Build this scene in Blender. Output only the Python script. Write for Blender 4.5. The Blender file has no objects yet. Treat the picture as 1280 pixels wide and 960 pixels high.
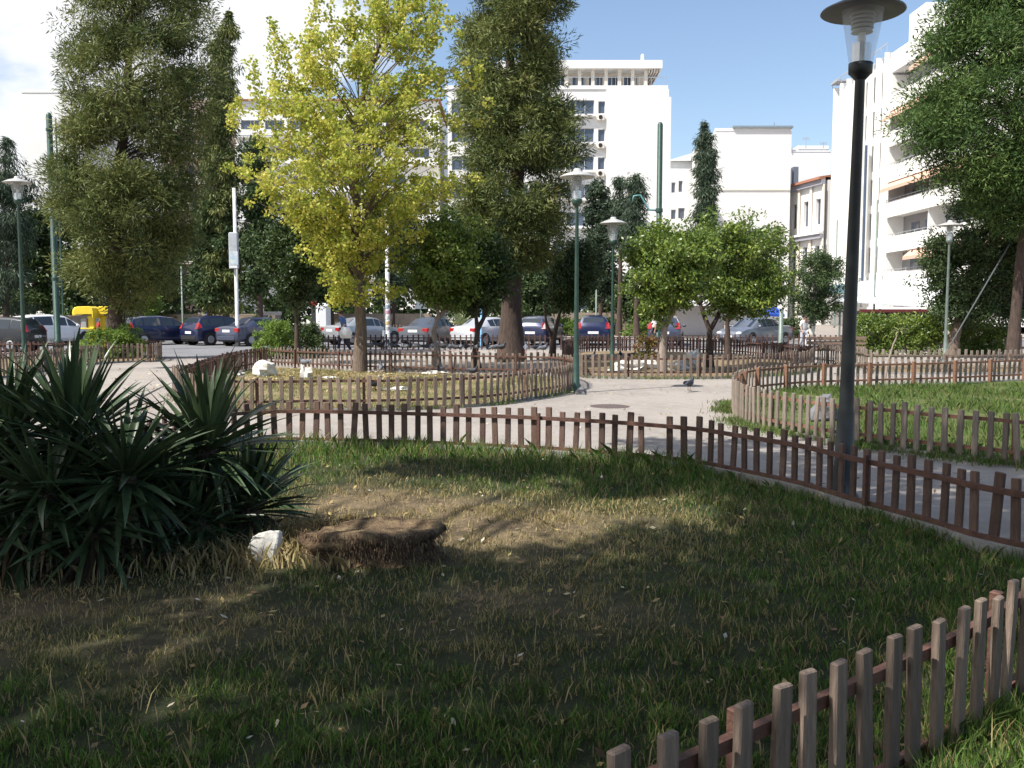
import bpy, bmesh, math, random
import numpy as np
from mathutils import Vector, Matrix, noise as mnoise

random.seed(7)
rng = np.random.default_rng(7)
sc = bpy.context.scene
COL = sc.collection
PI = math.pi

# ------------------------------------------------------------------ camera
CAM_H, F, CX, CY, HOR = 1.65, 1150.0, 640.0, 480.0, 388.0
PITCH = math.atan((CY - HOR) / F)
cd = bpy.data.cameras.new('camera'); cam = bpy.data.objects.new('camera', cd); COL.objects.link(cam)
cam.location = (0, 0, CAM_H)
cam.rotation_euler = (PI/2 - PITCH, 0, 0)
cd.sensor_width = 36.0; cd.lens = 36.0 * F / 1280.0
cd.clip_start = 0.05; cd.clip_end = 3000
sc.camera = cam

# ------------------------------------------------------------------ sky and sun
SUN_DIR = Vector((-2.6, -1.75, 4.3)).normalized()      # towards the sun
SUN_EL = math.asin(SUN_DIR.z)
SUN_AZ = math.atan2(SUN_DIR.x, SUN_DIR.y)
SUN_STRENGTH = 5.0
SKY_STRENGTH = 0.135
CLOUD_STRENGTH = 0.8
sc.view_settings.view_transform = 'Standard'
sc.view_settings.look = 'None'
sc.view_settings.gamma = 1.0
sc.view_settings.exposure = 0.5
w = bpy.data.worlds.new('World'); sc.world = w; w.use_nodes = True
nt = w.node_tree; nt.nodes.clear()
def N(nt, typ, **kw):
    n = nt.nodes.new(typ)
    for k, v in kw.items(): setattr(n, k, v)
    return n
out = N(nt, 'ShaderNodeOutputWorld')
sky = N(nt, 'ShaderNodeTexSky', sky_type='NISHITA')
sky.sun_disc = False; sky.sun_elevation = SUN_EL; sky.sun_rotation = SUN_AZ
sky.air_density = 1.0; sky.dust_density = 1.3; sky.ozone_density = 1.2
bg = N(nt, 'ShaderNodeBackground'); bg.inputs['Strength'].default_value = SKY_STRENGTH
nt.links.new(sky.outputs[0], bg.inputs['Color'])
bgc = N(nt, 'ShaderNodeBackground'); bgc.inputs['Color'].default_value = (0.96, 0.97, 1.0, 1)
bgc.inputs['Strength'].default_value = CLOUD_STRENGTH
tc = N(nt, 'ShaderNodeTexCoord')
sep = N(nt, 'ShaderNodeSeparateXYZ'); nt.links.new(tc.outputs['Generated'], sep.inputs[0])
mp = N(nt, 'ShaderNodeMapping'); mp.inputs['Scale'].default_value = (1, 1, 2.2)
nt.links.new(tc.outputs['Generated'], mp.inputs[0])
nz = N(nt, 'ShaderNodeTexNoise'); nz.inputs['Scale'].default_value = 3.4; nz.inputs['Detail'].default_value = 7
nz.inputs['Roughness'].default_value = 0.56; nt.links.new(mp.outputs[0], nz.inputs['Vector'])
m1 = N(nt, 'ShaderNodeMath', operation='MULTIPLY'); m1.inputs[1].default_value = -1.9
nt.links.new(sep.outputs['X'], m1.inputs[0])
m1b = N(nt, 'ShaderNodeMath', operation='ADD'); m1b.inputs[1].default_value = -0.36
nt.links.new(m1.outputs[0], m1b.inputs[0])
m1c = N(nt, 'ShaderNodeClamp'); m1c.inputs['Min'].default_value = -0.5; m1c.inputs['Max'].default_value = 0.19
nt.links.new(m1b.outputs[0], m1c.inputs[0])
m2 = N(nt, 'ShaderNodeMath', operation='ADD'); nt.links.new(m1c.outputs[0], m2.inputs[0]); nt.links.new(nz.outputs['Fac'], m2.inputs[1])
rmp = N(nt, 'ShaderNodeMapRange', interpolation_type='SMOOTHSTEP')
rmp.inputs['From Min'].default_value = 0.44; rmp.inputs['From Max'].default_value = 0.62
nt.links.new(m2.outputs[0], rmp.inputs['Value'])
mx = N(nt, 'ShaderNodeMixShader')
nt.links.new(rmp.outputs[0], mx.inputs[0]); nt.links.new(bg.outputs[0], mx.inputs[1]); nt.links.new(bgc.outputs[0], mx.inputs[2])
nt.links.new(mx.outputs[0], out.inputs['Surface'])

sl = bpy.data.lights.new('sun', 'SUN'); sl.energy = SUN_STRENGTH; sl.angle = math.radians(0.5); sl.color = (1.0, 0.955, 0.88)
sun = bpy.data.objects.new('sun', sl); COL.objects.link(sun)
sun.rotation_euler = SUN_DIR.to_track_quat('Z', 'Y').to_euler()
sun.location = (-10, -10, 30)

# ------------------------------------------------------------------ measuring helpers (photo measurements -> metres)
def ray(px, py):
    a = (CY - py) / F; c, s = math.cos(PITCH), math.sin(PITCH)
    return Vector(((px - CX) / F, c + a * s, a * c - s))
def G(px, py, z=0.0):
    r = ray(px, py); t = (z - CAM_H) / r.z
    return Vector((r.x * t, r.y * t, z))
def D(px, py, d):
    r = ray(px, py); t = d / r.y
    return Vector((r.x * t, d, CAM_H + r.z * t))

# ------------------------------------------------------------------ object helpers
def tag(o, label=None, cat=None, group=None, kind=None):
    if label: o['label'] = label
    if cat: o['category'] = cat
    if group: o['group'] = group
    if kind: o['kind'] = kind
    return o
def thing(name, label, cat, loc=(0, 0, 0), rz=0.0, group=None):
    o = bpy.data.objects.new(name, None); COL.objects.link(o)
    o.location = loc; o.rotation_euler = (0, 0, rz); o.empty_display_size = 0.2
    return tag(o, label, cat, group)
def link(name, me, parent=None, loc=None, rot=None, scale=None):
    o = bpy.data.objects.new(name, me); COL.objects.link(o)
    if parent: o.parent = parent
    if loc is not None: o.location = loc
    if rot is not None: o.rotation_euler = rot
    if scale is not None: o.scale = scale
    return o
def copy_tree(o, parent=None):
    c = o.copy(); COL.objects.link(c); c.parent = parent
    for ch in list(o.children): copy_tree(ch, c)
    return c

class MB:
    def __init__(s): s.v = []; s.f = []; s.m = []; s.cur = 0
    def add(s, vs, fs, mi=None):
        b = len(s.v); s.v += [tuple(p) for p in vs]
        s.f += [tuple(b + i for i in f) for f in fs]; s.m += [s.cur if mi is None else mi] * len(fs)
        return s
    def box(s, x0, x1, y0, y1, z0, z1, mi=None, M=None):
        vs = [Vector(p) for p in ((x0,y0,z0),(x1,y0,z0),(x1,y1,z0),(x0,y1,z0),(x0,y0,z1),(x1,y0,z1),(x1,y1,z1),(x0,y1,z1))]
        if M: vs = [M @ p for p in vs]
        return s.add(vs, [(0,3,2,1),(4,5,6,7),(0,1,5,4),(1,2,6,5),(2,3,7,6),(3,0,4,7)], mi)
    def bevbox(s, x0, x1, y0, y1, z0, z1, b=0.01, mi=None, M=None):
        # box with chamfered vertical edges and top
        def ring(x0,x1,y0,y1,c,z): return [(x0+c,y0,z),(x1-c,y0,z),(x1,y0+c,z),(x1,y1-c,z),(x1-c,y1,z),(x0+c,y1,z),(x0,y1-c,z),(x0,y0+c,z)]
        vs = ring(x0,x1,y0,y1,b,z0) + ring(x0,x1,y0,y1,b,z1-b) + ring(x0+b,x1-b,y0+b,y1-b,b*0.6,z1)
        vs = [Vector(p) for p in vs]
        if M: vs = [M @ p for p in vs]
        fs = [tuple(range(7,-1,-1)), tuple(range(16,24))]
        for k in (0, 8):
            for i in range(8): fs.append((k+i, k+(i+1)%8, k+8+(i+1)%8, k+8+i))
        return s.add(vs, fs, mi)
    def tube(s, pts, rad, n=8, mi=None, cap=True):
        pts = [Vector(p) for p in pts]
        if not hasattr(rad, '__len__'): rad = [rad] * len(pts)
        vs = []; u = None
        for i, p in enumerate(pts):
            t = (pts[min(i+1, len(pts)-1)] - pts[max(i-1, 0)]).normalized()
            if u is None:
                u = t.cross(Vector((0,1,0)) if abs(t.z) > 0.7 else Vector((0,0,1))).normalized()
            else: u = (u - t * u.dot(t)).normalized()
            v = t.cross(u)
            for k in range(n):
                a = 2*PI*k/n; vs.append(p + (u*math.cos(a) + v*math.sin(a)) * rad[i])
        fs = []
        for i in range(len(pts)-1):
            for k in range(n):
                fs.append((i*n+k, i*n+(k+1)%n, (i+1)*n+(k+1)%n, (i+1)*n+k))
        if cap:
            fs.append(tuple(range(n-1,-1,-1))); fs.append(tuple((len(pts)-1)*n+k for k in range(n)))
        return s.add(vs, fs, mi)
    def lathe(s, prof, c=(0,0,0), n=20, mi=None):
        vs = []; fs = []
        for r, z in prof:
            for k in range(n):
                a = 2*PI*k/n; vs.append((c[0]+r*math.cos(a), c[1]+r*math.sin(a), c[2]+z))
        for i in range(len(prof)-1):
            for k in range(n): fs.append((i*n+k, i*n+(k+1)%n, (i+1)*n+(k+1)%n, (i+1)*n+k))
        fs.append(tuple(range(n-1,-1,-1))); fs.append(tuple((len(prof)-1)*n+k for k in range(n)))
        return s.add(vs, fs, mi)
    def blob(s, c, r, seg=10, rings=7, jit=0.0, seed=0, M=None, freq=1.5):
        vs = []; fs = []; c = Vector(c)
        for i in range(rings+1):
            th = PI*i/rings
            for k in range(seg):
                a = 2*PI*k/seg
                d = Vector((math.sin(th)*math.cos(a), math.sin(th)*math.sin(a), math.cos(th)))
                q = 1 + jit*mnoise.noise(d*freq + Vector((seed*3.1, seed*1.7, 0)))
                p = Vector((d.x*r[0]*q, d.y*r[1]*q, d.z*r[2]*q))
                if M: p = M @ p
                vs.append(c + p)
        for i in range(rings):
            for k in range(seg): fs.append((i*seg+k, (i+1)*seg+k, (i+1)*seg+(k+1)%seg, i*seg+(k+1)%seg))
        return s.add(vs, fs)
    def mesh(s, name, mats, smooth=False):
        me = bpy.data.meshes.new(name); me.from_pydata(s.v, [], s.f)
        if not isinstance(mats, (list, tuple)): mats = [mats]
        for m in mats: me.materials.append(m)
        me.polygons.foreach_set('material_index', s.m)
        if smooth: me.polygons.foreach_set('use_smooth', [True]*len(s.f))
        me.update(); return me
    def build(s, name, mats, parent=None, smooth=False, **kw):
        return link(name, s.mesh(name, mats, smooth), parent, **kw)

def np_mesh(name, verts, k, mat, vals=None, smooth=False):
    """verts (n,k,3): n separate k-gons"""
    n = verts.shape[0]
    me = bpy.data.meshes.new(name)
    me.vertices.add(n*k); me.loops.add(n*k); me.polygons.add(n)
    me.vertices.foreach_set('co', verts.reshape(-1).astype(np.float32))
    me.loops.foreach_set('vertex_index', np.arange(n*k, dtype=np.int32))
    me.polygons.foreach_set('loop_start', np.arange(0, n*k, k, dtype=np.int32))
    me.polygons.foreach_set('loop_total', np.full(n, k, dtype=np.int32))
    if vals is not None:
        at = me.attributes.new('v', 'FLOAT', 'POINT')
        at.data.foreach_set('value', np.repeat(vals, k).astype(np.float32))
    me.materials.append(mat); me.update(calc_edges=True)
    return me

# ------------------------------------------------------------------ materials
MATS = {}
def mat(name, col, rough=0.7, metal=0.0, var=0.0, scale=8.0, bump=0.0, stretch=None, spec=None, objrand=0.0, col2=None, bscale=None, trans=0.0, alpha=1.0):
    if name in MATS: return MATS[name]
    m = bpy.data.materials.new(name); m.use_nodes = True; t = m.node_tree; b = t.nodes['Principled BSDF']
    b.inputs['Base Color'].default_value = (*col, 1); b.inputs['Roughness'].default_value = rough; b.inputs['Metallic'].default_value = metal
    if spec is not None: b.inputs['Specular IOR Level'].default_value = spec
    if trans: b.inputs['Transmission Weight'].default_value = trans
    tcn = N(t, 'ShaderNodeTexCoord'); mpn = N(t, 'ShaderNodeMapping'); t.links.new(tcn.outputs['Object'], mpn.inputs[0])
    if stretch: mpn.inputs['Scale'].default_value = stretch
    src = None
    if var or col2 or objrand:
        nn = N(t, 'ShaderNodeTexNoise'); nn.inputs['Scale'].default_value = scale; nn.inputs['Detail'].default_value = 6; nn.inputs['Roughness'].default_value = 0.65
        t.links.new(mpn.outputs[0], nn.inputs['Vector'])
        cr = N(t, 'ShaderNodeValToRGB'); t.links.new(nn.outputs['Fac'], cr.inputs[0])
        c2 = col2 if col2 else tuple(c*(1-var) for c in col)
        c1 = col if col2 else tuple(min(1, c*(1+var)) for c in col)
        cr.color_ramp.elements[0].position = 0.32; cr.color_ramp.elements[0].color = (*c2, 1)
        cr.color_ramp.elements[1].position = 0.68; cr.color_ramp.elements[1].color = (*c1, 1)
        src = cr.outputs[0]
        if objrand:
            oi = N(t, 'ShaderNodeObjectInfo'); mr = N(t, 'ShaderNodeMapRange'); mr.inputs['To Min'].default_value = 1-objrand; mr.inputs['To Max'].default_value = 1+objrand
            t.links.new(oi.outputs['Random'], mr.inputs['Value'])
            hs = N(t, 'ShaderNodeHueSaturation'); t.links.new(src, hs.inputs['Color']); t.links.new(mr.outputs[0], hs.inputs['Value']); src = hs.outputs[0]
        t.links.new(src, b.inputs['Base Color'])
    if bump:
        nb = N(t, 'ShaderNodeTexNoise'); nb.inputs['Scale'].default_value = bscale or scale*3; nb.inputs['Detail'].default_value = 5
        t.links.new(mpn.outputs[0], nb.inputs['Vector'])
        bp = N(t, 'ShaderNodeBump'); bp.inputs['Strength'].default_value = bump; bp.inputs['Distance'].default_value = 0.02
        t.links.new(nb.outputs['Fac'], bp.inputs['Height']); t.links.new(bp.outputs[0], b.inputs['Normal'])
    MATS[name] = m; return m

def leafmat(name, stops, rough=0.55, trans=0.3, attr='v', spec=0.3):
    m = bpy.data.materials.new(name); m.use_nodes = True; t = m.node_tree; b = t.nodes['Principled BSDF']; o = t.nodes['Material Output']
    b.inputs['Roughness'].default_value = rough; b.inputs['Specular IOR Level'].default_value = spec
    a = N(t, 'ShaderNodeAttribute', attribute_name=attr)
    cr = N(t, 'ShaderNodeValToRGB'); t.links.new(a.outputs['Fac'], cr.inputs[0])
    el = cr.color_ramp.elements
    while len(el) < len(stops): el.new(0.5)
    for e, (p, c) in zip(el, stops): e.position = p; e.color = (*c, 1)
    t.links.new(cr.outputs[0], b.inputs['Base Color'])
    if trans:
        tr = N(t, 'ShaderNodeBsdfTranslucent'); t.links.new(cr.outputs[0], tr.inputs['Color'])
        ms = N(t, 'ShaderNodeMixShader'); ms.inputs[0].default_value = trans
        t.links.new(b.outputs[0], ms.inputs[1]); t.links.new(tr.outputs[0], ms.inputs[2]); t.links.new(ms.outputs[0], o.inputs['Surface'])
    return m

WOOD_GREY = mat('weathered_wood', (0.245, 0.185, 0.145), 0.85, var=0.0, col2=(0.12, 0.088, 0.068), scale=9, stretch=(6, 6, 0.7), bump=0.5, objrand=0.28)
WOOD_BROWN = mat('brown_wood', (0.17, 0.105, 0.08), 0.8, col2=(0.08, 0.048, 0.038), scale=9, stretch=(6, 6, 0.7), bump=0.5, objrand=0.3)
WOOD_SIL = mat('silver_wood', (0.29, 0.24, 0.195), 0.85, col2=(0.17, 0.135, 0.11), scale=9, stretch=(6, 6, 0.7), bump=0.5, objrand=0.22)
RUST = mat('rail_wood', (0.15, 0.072, 0.05), 0.75, col2=(0.07, 0.034, 0.026), scale=14, bump=0.4)
RUST_L = mat('rail_wood_orange', (0.28, 0.145, 0.09), 0.8, col2=(0.15, 0.075, 0.048), scale=14, bump=0.4)
DARK_AND_SHADED_WOOD = mat('dark_and_shaded_wood', (0.10, 0.05, 0.04), 0.75, col2=(0.05, 0.028, 0.025), scale=12, bump=0.3, objrand=0.25)  # dark brown wood; for the roadside fence it also paints in the shade
CONC = mat('concrete', (0.36, 0.35, 0.34), 0.9, col2=(0.24, 0.23, 0.22), scale=7, bump=0.5)
BARK = mat('bark', (0.22, 0.165, 0.125), 0.95, col2=(0.09, 0.065, 0.05), scale=7, stretch=(3, 3, 0.6), bump=1.0, bscale=14)
BARK_D = mat('dark_bark', (0.10, 0.07, 0.055), 0.95, col2=(0.045, 0.03, 0.025), scale=6, stretch=(3, 3, 0.6), bump=1.0, bscale=14)
BARK_G = mat('grey_bark', (0.36, 0.30, 0.25), 0.95, col2=(0.22, 0.17, 0.14), scale=7, stretch=(3, 3, 0.6), bump=0.7, bscale=14)
WHITEWASH = mat('whitewashed_bark', (0.6, 0.56, 0.5), 0.95, var=0.2, scale=8, bump=0.4)
GREENMETAL = mat('green_painted_metal', (0.035, 0.075, 0.06), 0.4, metal=0.2, var=0.25, scale=6, spec=0.5)
BLACKMETAL = mat('dark_painted_metal', (0.02, 0.024, 0.026), 0.42, metal=0.2, var=0.3, scale=5, spec=0.5)
GREYMETAL = mat('grey_painted_metal', (0.17, 0.21, 0.19), 0.5, metal=0.2, var=0.2, scale=6)
SILVER = mat('bright_reflector', (0.75, 0.75, 0.75), 0.25, metal=0.9)
HATGREY = mat('lamp_hat_paint', (0.42, 0.42, 0.41), 0.5, var=0.15, scale=9)
HATDARK = mat('lamp_hat_dark', (0.09, 0.09, 0.10), 0.5, var=0.2, scale=9)
STONE_W = mat('white_stone', (0.80, 0.78, 0.74), 0.9, col2=(0.52, 0.49, 0.44), scale=6, bump=0.7)
STONE_G = mat('grey_stone', (0.20, 0.20, 0.22), 0.9, col2=(0.12, 0.12, 0.13), scale=6, bump=0.7)
def glass_mat():
    m = bpy.data.materials.new('lamp_glass'); m.use_nodes = True; t = m.node_tree; b = t.nodes['Principled BSDF']; o = t.nodes['Material Output']
    b.inputs['Base Color'].default_value = (0.8, 0.83, 0.86, 1); b.inputs['Roughness'].default_value = 0.08
    tr = N(t, 'ShaderNodeBsdfTransparent'); tr.inputs[0].default_value = (0.93, 0.95, 0.97, 1)
    ms = N(t, 'ShaderNodeMixShader'); ms.inputs[0].default_value = 0.22
    t.links.new(tr.outputs[0], ms.inputs[1]); t.links.new(b.outputs[0], ms.inputs[2]); t.links.new(ms.outputs[0], o.inputs['Surface'])
    return m
LAMPGLASS = glass_mat()

# ------------------------------------------------------------------ ground, road, path
def catmull(pts, step):
    pts = [Vector((p[0], p[1])) for p in pts]; outp = []
    P = [pts[0]*2 - pts[1]] + pts + [pts[-1]*2 - pts[-2]]
    for i in range(1, len(P)-2):
        for k in range(24):
            t = k/24; a, b, c, d = P[i-1], P[i], P[i+1], P[i+2]
            outp.append(0.5*((2*b) + (c-a)*t + (2*a-5*b+4*c-d)*t*t + (3*b-a-3*c+d)*t*t*t))
    outp.append(pts[-1])
    res = [outp[0]]; acc = 0.0
    for a, b in zip(outp, outp[1:]):
        L = (b-a).length; pos = 0.0
        while L - pos + acc >= step and L > 1e-9:
            pos += step - acc; acc = 0.0; res.append(a + (b-a)*(pos/L))
        acc += L - pos
    return res

def ground_mat(name, a, b, c, s1=0.6, s2=9.0, s3=60, rough=0.95, bump=0.5, pos=(0.4, 0.6), warp=True, speck=None):
    m = bpy.data.materials.new(name); m.use_nodes = True; t = m.node_tree; bs = t.nodes['Principled BSDF']; bs.inputs['Roughness'].default_value = rough
    bs.inputs['Specular IOR Level'].default_value = 0.2
    tcn = N(t, 'ShaderNodeTexCoord')
    def nz(s, d=6, r=0.65):
        n = N(t, 'ShaderNodeTexNoise'); n.inputs['Scale'].default_value = s; n.inputs['Detail'].default_value = d; n.inputs['Roughness'].default_value = r
        t.links.new(tcn.outputs['Object'], n.inputs['Vector']); return n
    def mixc(f, c1, c2):
        mm = N(t, 'ShaderNodeMix', data_type='RGBA'); t.links.new(f, mm.inputs['Factor'])
        for s, i in ((c1, 6), (c2, 7)):
            if isinstance(s, tuple): mm.inputs[i].default_value = (*s, 1)
            else: t.links.new(s, mm.inputs[i])
        return mm.outputs[2]
    def mr(src, lo, hi):
        r = N(t, 'ShaderNodeMapRange', interpolation_type='SMOOTHSTEP'); r.inputs['From Min'].default_value = lo; r.inputs['From Max'].default_value = hi
        t.links.new(src, r.inputs['Value']); return r.outputs[0]
    n1, n2, n3 = nz(s1), nz(s2), nz(s3, 3)
    x = mixc(mr(n1.outputs['Fac'], *pos), a, b)
    x = mixc(mr(n2.outputs['Fac'], 0.45, 0.75), x, c)
    hs = N(t, 'ShaderNodeHueSaturation'); r3 = N(t, 'ShaderNodeMapRange'); r3.inputs['From Min'].default_value = 0.3; r3.inputs['From Max'].default_value = 0.7
    r3.inputs['To Min'].default_value = 0.72; r3.inputs['To Max'].default_value = 1.28; t.links.new(n3.outputs['Fac'], r3.inputs['Value'])
    t.links.new(x, hs.inputs['Color']); t.links.new(r3.outputs[0], hs.inputs['Value']); x = hs.outputs[0]
    if speck:
        vo = N(t, 'ShaderNodeTexVoronoi'); vo.inputs['Scale'].default_value = speck[1]; t.links.new(tcn.outputs['Object'], vo.inputs['Vector'])
        x = mixc(mr(vo.outputs['Distance'], speck[2], speck[2]+0.05), speck[0], x)
    t.links.new(x, bs.inputs['Base Color'])
    bp = N(t, 'ShaderNodeBump'); bp.inputs['Strength'].default_value = bump; bp.inputs['Distance'].default_value = 0.02
    t.links.new(n3.outputs['Fac'], bp.inputs['Height']); t.links.new(bp.outputs[0], bs.inputs['Normal'])
    return m

M_EARTH = ground_mat('earth', (0.16, 0.13, 0.09), (0.10, 0.11, 0.05), (0.2, 0.17, 0.12), 0.2, 3, 30)
M_PATH = ground_mat('gravel_path', (0.36, 0.325, 0.295), (0.30, 0.27, 0.245), (0.40, 0.365, 0.335), 0.45, 5, 130, bump=0.6, speck=((0.2, 0.17, 0.14), 3.2, 0.06))
M_ROAD = ground_mat('asphalt', (0.20, 0.20, 0.215), (0.17, 0.17, 0.18), (0.23, 0.23, 0.24), 0.35, 4, 90, bump=0.3)
M_PAVE = ground_mat('far_pavement', (0.30, 0.27, 0.24), (0.26, 0.23, 0.21), (0.32, 0.29, 0.26), 0.35, 4, 90, bump=0.3)
M_LAWN_DRY = ground_mat('dry_lawn', (0.27, 0.21, 0.12), (0.14, 0.145, 0.055), (0.33, 0.26, 0.15), 1.1, 9, 55, bump=1.0)
M_LAWN_GRN = ground_mat('green_lawn', (0.075, 0.115, 0.03), (0.13, 0.14, 0.05), (0.21, 0.18, 0.09), 0.9, 6, 55, bump=1.0, pos=(0.45, 0.7))
M_SOIL = ground_mat('bed_soil', (0.24, 0.17, 0.11), (0.15, 0.12, 0.07), (0.38, 0.30, 0.18), 0.8, 8, 50, bump=0.9)

def flat(name, pts, z, m, kind='structure'):
    mb = MB(); mb.add([(p[0], p[1], z) for p in pts], [tuple(range(len(pts)))])
    return tag(mb.build(name, m), kind=kind)
def slab(name, pts, z0, z1, m):
    n = len(pts); mb = MB()
    mb.add([(p[0], p[1], z1) for p in pts] + [(p[0], p[1], z0) for p in pts], [tuple(range(n))] + [(i, n+i, n+(i+1) % n, (i+1) % n) for i in range(n)])
    return tag(mb.build(name, m), kind='structure')

flat('ground', [(-900, -900), (900, -900), (900, 1400), (-900, 1400)], -0.16, M_EARTH)
flat('road', [(-160, 31), (160, 31), (160, 53), (-160, 53)], -0.13, M_ROAD)
PARK = [(-60, -30), (60, -30), (60, 38.9), (-8.2, 38.9), (-8.6, 38), (-8.4, 35), (-8.6, 33.4), (-9.4, 32.6), (-60, 32.6)]
slab('path', PARK, -0.15, 0.0, M_PATH)
slab('pavement', [(-160, 52), (160, 52), (160, 140), (-160, 140)], -0.15, 0.0, M_PAVE)
def kerb(name, pts, wdt, z0, z1, m=CONC, close=False):
    mb = MB(); n = len(pts); L = []; R = []
    for i, p in enumerate(pts):
        t = (pts[min(i+1, n-1)] - pts[max(i-1, 0)]).normalized(); q = Vector((-t.y, t.x))*wdt/2
        L.append(p+q); R.append(p-q)
    for a in (L, R):
        mb.v += [(p.x, p.y, z1) for p in a]
    mb.v += [(p.x, p.y, z0) for p in L] + [(p.x, p.y, z0) for p in R]
    for i in range(n-1):
        for f in ((n+i, n+i+1, i+1, i), (i, i+1, 2*n+i+1, 2*n+i), (n+i+1, n+i, 3*n+i, 3*n+i+1)): mb.f.append(f); mb.m.append(0)
    return tag(mb.build(name, m), kind='structure')
kerb('kerb', [Vector((-160, 51.9)), Vector((160, 51.9))], 0.2, -0.15, 0.012)
kerb('kerb', [Vector((-8.3, 38.95)), Vector((60, 38.95))], 0.2, -0.15, 0.012)
kerb('kerb', [Vector((-60, 32.65)), Vector((-9.4, 32.65))], 0.2, -0.15, 0.012)

# ---- bed outlines (metres, measured from the photograph)
def gl(lst, z=0.0): return [G(x, y, z).to_2d() for x, y in lst]
A_far = [Vector((-5.6, 4.6)), Vector((-4.7, 6.3))] + gl([(60, 640), (160, 603), (245, 577), (330, 563), (450, 564), (600, 570), (715, 577), (850, 590), (905, 600), (1000, 622), (1060, 642), (1160, 672), (1280, 707)])
A_far += [A_far[-1] + Vector((1.3, -1.35)), A_far[-1] + Vector((2.2, -3.0))]
C_A = catmull(A_far, 0.157)
N_line = [G(x, y, 0.56).to_2d() for x, y in ((825, 917), (908, 881), (985, 851), (1050, 824), (1111, 798), (1164, 775), (1210, 754), (1247, 734), (1278, 716))]
N_line = [N_line[0] + Vector((-0.36, -0.32)), N_line[0] + Vector((-0.19, -0.15))] + N_line
dd = (N_line[-1] - N_line[-2])
N_line += [N_line[-1] + dd*2 + Vector((-0.05, 0)), N_line[-1] + dd*4 + Vector((-0.2, 0.1))]
C_N = catmull(N_line, 0.157)
B_front = gl([(240, 507), (300, 515), (400, 514), (500, 513), (600, 508), (660, 500), (700, 493), (719, 486)])
B_back = gl([(716, 478), (690, 472), (620, 470), (500, 467), (400, 463), (335, 459)])
B_left = gl([(300, 466), (268, 478), (240, 492)])
C_BF = catmull([B_left[-1] + Vector((-0.3, -0.1))] + B_front, 0.157)
C_BB = catmull([B_front[-1]] + B_back, 0.157)
C_BL = catmull([B_back[-1]] + B_left + [C_BF[0]], 0.157)
C_front = gl([(722, 462), (727, 471), (745, 473), (830, 474), (915, 473), (1000, 467), (1012, 462), (1016, 457)])
C_CF = catmull(C_front, 0.157)
C_back = [Vector((8.9, 29)), Vector((8.5, 33)), Vector((6, 36.5)), Vector((3, 36.5)), Vector((1.8, 32)), C_CF[0]]
C_CB = catmull([C_CF[-1]] + C_back, 0.16)
D_near = gl([(1290, 585), (1260, 581), (1160, 570), (1090, 560), (1045, 555), (1000, 546), (960, 538), (930, 528), (918, 516), (922, 504)])
D_near = [D_near[0] + Vector((2.2, -0.9)), D_near[0] + Vector((1.0, -0.35))] + D_near
D_far = gl([(922, 504), (935, 496), (965, 491), (1010, 487), (1100, 484), (1190, 481), (1300, 476)])
D_far += [D_far[-1] + Vector((3.5, 0.5))]
C_DN = catmull(D_near, 0.157); C_DF = catmull(D_far, 0.165)
E_near = gl([(1075, 463), (1090, 467), (1200, 468), (1310, 467)]); C_E = catmull([E_near[0] + Vector((-0.2, 3.0))] + E_near + [E_near[-1] + Vector((4, 0))], 0.16)
F_near = gl([(-110, 488), (-40, 478), (40, 467), (110, 456), (160, 453), (190, 452.5), (200, 450), (200, 446)])
C_F = catmull(F_near, 0.157)
F_back = [C_F[-1] + Vector((-0.4, 0.9)), C_F[-1] + Vector((-1.6, 1.4)), Vector((-16, 31.9)), Vector((-24, 32.0))]
C_FB = catmull([C_F[-1]] + F_back, 0.16)
C_R1 = catmull([Vector((-8.3, 38.3)), Vector((2.0, 38.4)), Vector((9, 38.4)), Vector((17, 38.3)), Vector((30, 38.3))], 0.22)

# ---- foreground lawn: gently uneven sheet from the fence kerb back past the camera
def fence_dist(x, y):
    d = 1e9
    for p in C_A[::3]:
        q = (p.x-x)**2 + (p.y-y)**2
        if q < d: d = q
    return math.sqrt(d)
def lawn_z(x, y):
    return 0.05 + 0.035*mnoise.noise(Vector((x*0.8, y*0.8, 0))) + 0.018*mnoise.noise(Vector((x*3, y*3, 5)))
CA_ = C_A[::2]; NV = 90
mb = MB(); cols = []
for p in CA_:
    for j in range(NV+1):
        t = j/NV; t = t*t*0.6 + t*0.4
        x = p.x*(1+0.5*t) ; y = p.y*(1-t) + (-12)*t
        z = lawn_z(x, y)
        if j == 0: z = 0.03
        mb.v.append((x, y, z))
n1 = NV+1
for i in range(len(CA_)-1):
    for j in range(NV): mb.f.append((i*n1+j, i*n1+j+1, (i+1)*n1+j+1, (i+1)*n1+j)); mb.m.append(0)
def green_at(x, y):
    """how lush the grass is (1) or how dry (0), with foreground shade mixed in"""
    g = 0.58 + 0.75*mnoise.noise(Vector((x*0.55+3, y*0.55, 1))) + 0.35*mnoise.noise(Vector((x*2.1, y*2.1, 8)))
    fd = fence_dist(x, y)
    g += 0.25*max(0, min(1, (5.6-y)/1.2))  # darker green towards the camera, putting the foreground shade into the colour
    g += 1.0*max(0, 1 - fd/2.3)
    cxx, cyy = (x-0.55)/2.3, (y-7.1)/1.15
    g -= 0.55*math.exp(-(cxx*cxx + cyy*cyy))
    cxx, cyy = (x+1.3)/1.0, (y-6.4)/0.8
    g -= 0.6*math.exp(-(cxx*cxx + cyy*cyy))
    # beyond the near fence, by the camera's feet, it is tall and green
    if x > 0.75 + (y-1.9)*0.55 - 0.1 and y < 4.8: g += 0.6
    if x > 1.8 and y < 6.5: g += 0.3
    return min(1, max(0, g))
me = mb.mesh('lawn', M_SOIL, True)
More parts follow.
